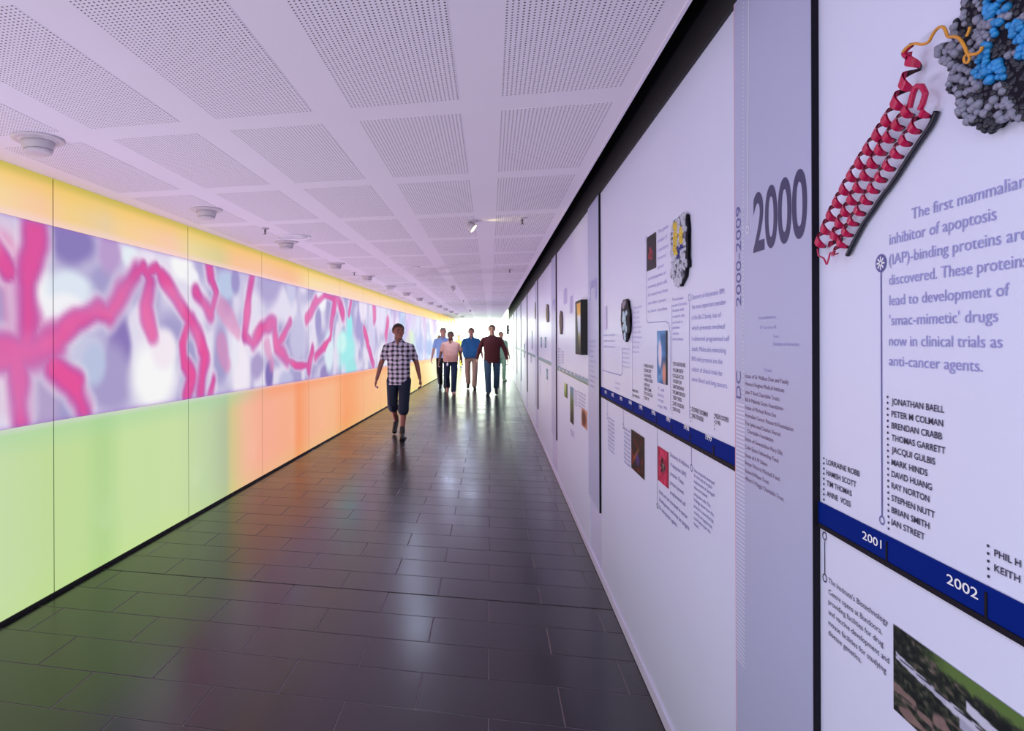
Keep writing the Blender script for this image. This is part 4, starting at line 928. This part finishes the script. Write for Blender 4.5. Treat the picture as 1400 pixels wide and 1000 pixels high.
def check_mat(name, c0, c1, px, pz, w=.5, rough=.85):
    m = bpy.data.materials.new(name); m.use_nodes = True; nt = m.node_tree; N = nt.nodes; L_ = nt.links; b = N['Principled BSDF']; b.inputs['Roughness'].default_value = rough
    t = N.new('ShaderNodeTexCoord'); s = N.new('ShaderNodeSeparateXYZ'); L_.new(t.outputs['Object'], s.inputs[0])
    nz = N.new('ShaderNodeTexNoise'); nz.inputs['Scale'].default_value = 9; L_.new(t.outputs['Object'], nz.inputs['Vector'])
    def band(o, p, ww):
        a = N.new('ShaderNodeMath'); a.operation = 'MULTIPLY_ADD'; a.inputs[1].default_value = .05; L_.new(nz.outputs['Fac'], a.inputs[0]); L_.new(o, a.inputs[2])
        d = N.new('ShaderNodeMath'); d.operation = 'MULTIPLY'; d.inputs[1].default_value = 2*PI/p; L_.new(a.outputs[0], d.inputs[0])
        e = N.new('ShaderNodeMath'); e.operation = 'SINE'; L_.new(d.outputs[0], e.inputs[0])
        f = N.new('ShaderNodeMapRange'); f.inputs[1].default_value = -.2; f.inputs[2].default_value = .6; f.inputs[4].default_value = ww; L_.new(e.outputs[0], f.inputs[0]); return f.outputs[0]
    k = N.new('ShaderNodeMath'); k.operation = 'ADD'; L_.new(band(s.outputs[0], px, w), k.inputs[0]); L_.new(band(s.outputs[2], pz, w), k.inputs[1])
    mx = N.new('ShaderNodeMix'); mx.data_type = 'RGBA'; mx.inputs[6].default_value = (*lin(c0), 1); mx.inputs[7].default_value = (*lin(c1), 1)
    L_.new(k.outputs[0], mx.inputs[0]); L_.new(mx.outputs[2], b.inputs['Base Color']); return m
def cloth(name, c): return mat(name, c, .85, noise=.18, nscale=14, bump=.5, spec=.2)
eye_w = mat('eye white', (.34, .28, .26), .4, noise=.02); eye_d = mat('iris', (.02, .015, .01), .2, noise=.1); lip = mat('lips', (.32, .08, .07), .5, noise=.1)
def person(label, foot, H, turn, skin, hair, shirt, pants, shoe, lead=1, stride=1., belly=0., sleeve='short', shorts=False, head_turn=0., badge=False, belt=None, untucked=False, detail=True, wide=1.0, arm_out=0., collar=True, hairm=1, sway=0.):
    s = H/1.76
    # the planted foot stands at `foot`; the body is behind it
    ax = .075*lead*wide; ay = -.27*stride
    c, sn = math.cos(turn), math.sin(turn)
    ox, oy = (ax*c-ay*sn)*s, (ax*sn+ay*c)*s
    root = thing('person', label, 'person', (foot.x-ox, foot.y-oy, 0)); root.rotation_euler = (0, 0, turn); root.scale = (s, s, s)
    vx = .0062 if detail else .011
    W_ = wide
    # joints ---------------------------------------------------------
    def J(side):
        fwd = (side == lead)
        hip = (side*.092*W_, 0, .92); st = stride
        if fwd: knee = (side*.090*W_, -.155*st-.01, .505); ank = (side*.075*W_, -.235*st, .095); toe = (side*.095*W_, -.235*st-.165, .035); heel = (side*.072*W_, -.235*st+.045, .045)
        else: knee = (side*.10*W_, .03, .50); ank = (side*.085*W_, .33*st, .16+.04*st); toe = (side*.09*W_, .27*st-.10, .045); heel = (side*.085*W_, .33*st+.06, .15+.05*st)
        return hip, knee, ank, toe, heel
    def A(side):
        sw = (.10 if side == lead else -.13)*stride      # arms swing against the legs
        sh = (side*.178*W_, .0, 1.375); el = (side*(.245+arm_out)*W_, .03+sw*.35, 1.13); wr_ = (side*(.285+arm_out*1.3)*W_, -.03+sw, .895)
        return sh, el, wr_
    hr = Matrix.Rotation(head_turn, 3, 'Z')
    def hp(x, y, z): v = hr @ Vector((x, y, z-1.5)); return (v.x*1.12, v.y*1.10, v.z*1.03+1.475)
    # skin -----------------------------------------------------------
    bm = bmesh.new()
    ellip(bm, hp(0, .012, 1.662), (.079, .100, .097), hr); ellip(bm, hp(0, -.022, 1.596), (.061, .070, .068), hr)
    capsule(bm, hp(0, -.088, 1.655), hp(0, -.108, 1.622), .009, .014, 10); ellip(bm, hp(0, -.078, 1.552), (.026, .02, .018), hr, 2)
    for sd in (-1, 1):
        ellip(bm, hp(sd*.077, .014, 1.640), (.011, .019, .031), hr, 2); ellip(bm, hp(sd*.032, -.074, 1.676), (.024, .014, .009), hr, 2); ellip(bm, hp(sd*.040, -.058, 1.618), (.022, .022, .022), hr, 2)
    capsule(bm, (0, .018, 1.42), hp(0, .012, 1.575), .066, .060)
    loft(bm, [(0, 0, .86, .12*W_, .08), (0, 0, 1.0, .13*W_, .085), (0, 0, 1.2, .14*W_, .09), (0, .0, 1.34, .15*W_, .085), (0, .01, 1.40, .10*W_, .06), (0, .012, 1.46, .06, .05)])
    for sd in (-1, 1):
        sh, el, w_ = A(sd); hip, kn, an, toe, heel = J(sd)
        capsule(bm, sh, el, .047, .040); capsule(bm, el, w_, .041, .026)
        capsule(bm, hip, kn, .07, .048); 
        mid = [kn[i]*.7+an[i]*.3 for i in range(3)]; mid[1] += .015
        capsule(bm, kn, mid, .046, .052); capsule(bm, mid, an, .051, .033)
        # hand: palm, four curled fingers and a thumb
        w_ = Vector(w_); d = (w_-Vector(el)).normalized(); fw = Vector((0, -1, 0)); fw = (fw-d*fw.dot(d)).normalized(); inn = Vector((-sd, 0, 0)); inn = (inn-d*inn.dot(d)-fw*inn.dot(fw)).normalized()
        for q in (-1, -.33, .33, 1): capsule(bm, w_+fw*q*.016, w_+d*.085+fw*q*.028, .016, .0145, 10)
        for q, ln in ((-1.05, .030), (-.35, .038), (.35, .041), (1.05, .036)):
            k0 = w_+d*.088+fw*q*.029; k1 = k0+d*ln+inn*.008; k2 = k1+d*ln*.55+inn*ln*.75; k3 = k2+inn*ln*.5-d*ln*.2
            capsule(bm, k0, k1, .0098, .0092, 8); capsule(bm, k1, k2, .0092, .0084, 8); capsule(bm, k2, k3, .0084, .0075, 8)
        t0 = w_+d*.022+fw*.024; t1 = t0+d*.035+fw*.024+inn*.010; t2 = t1+d*.030+fw*.004+inn*.012
        capsule(bm, t0, t1, .0135, .0115, 8); capsule(bm, t1, t2, .0115, .0095, 8)
    fuse('body', bm, vx, skin, root, 3)
    if detail:
        for sd in (-1, 1):
            bm = bmesh.new(); ellip(bm, hp(sd*.031, -.0795, 1.655), (.012, .008, .0060), hr, 2); e = plain('eye', bm, eye_w, root)
            bm = bmesh.new(); ellip(bm, hp(sd*.031, -.0855, 1.655), (.0065, .004, .0068), hr, 2); p_ = plain('pupil', bm, eye_d, e)
        bm = bmesh.new(); capsule(bm, hp(-.018, -.0835, 1.592), hp(.018, -.0835, 1.592), .0055, .0055, 8); plain('mouth', bm, lip, root)
        bm = bmesh.new()
        for sd in (-1, 1): capsule(bm, hp(sd*.018, -.089, 1.678), hp(sd*.045, -.080, 1.680), .0045, .0035, 8)
        plain('eyebrows', bm, hair, root)
    # hair -----------------------------------------------------------
    bm = bmesh.new(); ellip(bm, (0, 0, 0), (1, 1, 1), None, 4)
    kill = []
    for v in bm.verts:
        x, y, z = v.co; k = 1+.02*math.sin(x*40+y*31)*math.sin(z*37)
        line = .42 if y < -.45 else (.42-(y+.45)*1.15 if y < .25 else -.42)
        if abs(x) > .8 and y < 0: line = max(line, -.05)
        v.co = hp(x*.0850*k, .014+y*.1070*k, 1.666+z*.1040*k)
        if z < line: kill.append(v)
    bmesh.ops.delete(bm, geom=kill, context='VERTS'); o = plain('hair', bm, hair, root)
    # shirt ----------------------------------------------------------
    bm = bmesh.new(); b_ = belly
    hem = .80 if untucked else .90
    loft(bm, [(0, -.005-b_*.2, hem, (.170+b_*.25)*W_, .120+b_*.3), (0, -b_*.35, hem+.06, (.172+b_*.4)*W_, .122+b_*.6), (0, -b_*.45, 1.08, (.170+b_*.5)*W_, .122+b_*.8), (0, -b_*.3, 1.20, (.178+b_*.35)*W_, .122+b_*.5), (0, .0, 1.31, .188*W_, .118+b_*.1), (0, .005, 1.375, .172*W_, .104), (0, .01, 1.42, .138*W_, .086), (0, .012, 1.46, .098, .070), (0, .014, 1.492, .066, .060)])
    for sd in (-1, 1):
        sh, el, w_ = A(sd); sh, el, w_ = Vector(sh), Vector(el), Vector(w_)
        capsule(bm, Vector((sd*.09*W_, .008, 1.415)), sh, .050, .062)
        if sleeve == 'long': capsule(bm, sh, el, .064, .054); capsule(bm, el, el+(w_-el)*.93, .052, .040)
        else: capsule(bm, sh, sh+(el-sh)*.62, .066, .060)
    fuse('shirt', bm, vx*1.35, shirt, root, 4)
    if collar and detail:
        bm = bmesh.new()
        for sd in (-1, 1):
            capsule(bm, (sd*.058, .03, 1.497), (sd*.056, -.035, 1.487), .014, .014, 8); capsule(bm, (sd*.056, -.035, 1.487), (sd*.016, -.083, 1.435), .014, .008, 8)
        capsule(bm, (-.058, .03, 1.497), (.058, .03, 1.497), .014, .014, 8)
        fuse('collar', bm, .006, shirt, root, 1)
        bm = bmesh.new(); bmesh.ops.create_cone(bm, cap_ends=True, segments=3, radius1=.034, radius2=.002, depth=.09, matrix=Matrix.Translation((0, -.083, 1.435)) @ Matrix.Rotation(math.radians(198), 4, 'X') @ Matrix.Rotation(PI/2, 4, 'Z') @ Matrix.Diagonal((.35, 1, 1, 1)))
        plain('open_neck', bm, skin, root)
    # trousers -------------------------------------------------------
    bm = bmesh.new(); loft(bm, [(0, 0, .80, .160*W_, .108), (0, 0, .88, .168*W_, .116), (0, 0, .95, .160*W_, .112), (0, 0, .99, .156*W_, .108)])
    for sd in (-1, 1):
        hip, kn, an, toe, heel = J(sd); kn = Vector(kn); an = Vector(an)
        capsule(bm, (hip[0], 0, .86), kn, .100, .082)
        if shorts: capsule(bm, kn, kn+(an-kn)*.20, .083, .086)
        else: capsule(bm, kn, an+(kn-an)*.04, .080, .070)
    fuse('shorts' if shorts else 'trousers', bm, vx*1.35, pants, root, 3)
    bt = belt
    if bt:
        bm = bmesh.new(); loft(bm, [(0, -b_*.1, .915, (.171+b_*.2)*W_, .118+b_*.25), (0, -b_*.1, .950, (.170+b_*.2)*W_, .117+b_*.25)]); plain('belt', bm, bt, root)
    if badge:
        bm = bmesh.new(); box(bm, -.105, -.06, -.150-b_*.2, -.144-b_*.2, .79, .86); bmesh.ops.create_cone(bm, cap_ends=True, segments=8, radius1=.004, radius2=.004, depth=.08, matrix=Matrix.Translation((-.08, -.14-b_*.2, .89))); plain('lanyard_badge', bm, mat('white badge', (.85, .85, .85), .4, noise=.03), root)
    # shoes ----------------------------------------------------------
    for sd in (-1, 1):
        hip, kn, an, toe, heel = J(sd); bm = bmesh.new(); toe, heel, an = Vector(toe), Vector(heel), Vector(an)
        capsule(bm, heel, toe, .040, .036); capsule(bm, heel+(toe-heel)*.35+Vector((0, 0, .012)), toe, .043, .040); capsule(bm, an, heel+(toe-heel)*.22, .040, .042)
        if shorts: capsule(bm, an+Vector((0, 0, .06)), an, .042, .044)
        if sd == lead:
            for v in bm.verts: v.co.z = max(v.co.z, .004)
        sh_ = fuse('shoe', bm, .008, shoe, root, 2)
        if sd == lead:
            bm = bmesh.new(); q = []
            box(bm, toe.x-.045, toe.x+.043, toe.y-.035, heel.y+.035, .001, .018); bmesh.ops.bevel(bm, geom=bm.edges[:], offset=.008, segments=2, affect='EDGES'); plain('sole', bm, black, sh_)
    return root
sk1 = mat('tanned skin', (.24, .085, .055), .5, noise=.12, nscale=30); sk2 = mat('dark brown skin', (.13, .045, .025), .5, noise=.12, nscale=30); sk3 = mat('fair skin', (.55, .27, .21), .5, noise=.1, nscale=30); sk4 = mat('light skin', (.50, .28, .16), .5, noise=.1, nscale=30)
hr_b = mat('black hair', (.012, .009, .008), .7, noise=.4, nscale=60, bump=1); hr_g = mat('grey hair', (.20, .17, .15), .7, noise=.3, nscale=60, bump=1); hr_n = mat('brown hair', (.09, .05, .03), .7, noise=.3, nscale=60, bump=1)
plaid = check_mat('grey and white plaid cotton', '#c9c0d0', '#18141f', .078, .070, .60)
denim_d = cloth('dark denim', (.012, .018, .035)); denim = cloth('faded blue denim', (.045, .085, .13)); navy_t = cloth('navy trousers', (.012, .022, .05)); blk_t = cloth('black trousers', (.010, .010, .013))
peach = cloth('salmon beige cotton', (.55, .31, .25)); blue_s = cloth('pale blue cotton', (.26, .38, .68)); polo = cloth('blue polo cotton', (.03, .14, .34)); khaki = cloth('khaki cotton', (.44, .29, .22))
maroon = check_mat('maroon checked cotton', '#5a1414', '#1c080a', .035, .030, .5)
leather = mat('black leather', (.012, .012, .012), .4, noise=.2); pinkshoe = mat('pinkish trainers', (.45, .22, .20), .5, noise=.2); grn = cloth('pale green cotton', (.35, .60, .38)); yel = cloth('yellow cotton', (.70, .60, .12)); belt_m = mat('brown belt leather', (.05, .02, .012), .5, noise=.2)
def yaw_to_eye(p): return 0.0
f1 = onfloor(549.5, 600.5)
person('foremost man walking, in grey and white plaid shirt, dark knee-length shorts and black boots', f1, 1.80, .02, sk1, hr_b, plaid, denim_d, leather, lead=1, stride=1.0, shorts=True, head_turn=.45, untucked=True, wide=1.03, arm_out=.02)
f2 = onfloor(620, 540)
person('man in a salmon beige short-sleeved shirt and dark blue trousers with a white badge', f2, 1.76, .02, sk2, hr_b, peach, navy_t, pinkshoe, lead=1, stride=.75, belly=.045, badge=True, belt=belt_m, wide=1.10, head_turn=-.15)
f3 = onfloor(609.5, 534.5)
person('man in a pale blue shirt and black trousers, half hidden behind the beige-shirted man', f3, 1.88, .0, sk3, hr_g, blue_s, blk_t, leather, lead=1, stride=.6, wide=1.08, head_turn=.2)
f4 = onfloor(648.5, 532.5)
person('heavy man in a blue polo shirt and khaki trousers between the beige and maroon shirts', f4, 1.88, .0, sk3, hr_n, polo, khaki, leather, lead=1, stride=.35, belly=.11, belt=belt_m, wide=1.10, arm_out=.0, head_turn=-.05)
f5 = onfloor(668, 541)
person('man in a loose maroon checked long-sleeved shirt and faded jeans, rightmost of the walkers', f5, 1.93, .0, sk4, hr_n, maroon, denim, leather, lead=-1, stride=.6, sleeve='long', untucked=True, wide=1.15, arm_out=.025, head_turn=-.05, collar=False)
person('distant figure in pale green by the far end of the timeline wall', onfloor(689, 521), 1.80, .3, sk4, hr_g, grn, grn, grn, lead=1, stride=.3, detail=False, collar=False)
person('distant figure in yellow outside the far end, seen beside the blue polo shirt', onfloor(629.5, 503), 1.75, .2, sk4, hr_n, yel, yel, leather, lead=1, stride=.3, detail=False, collar=False)
person('distant figure in violet blue at the far left end of the glazing', onfloor(596, 516), 1.70, -.3, sk4, hr_g, blue_s, blue_s, leather, lead=-1, stride=.3, detail=False, collar=False)
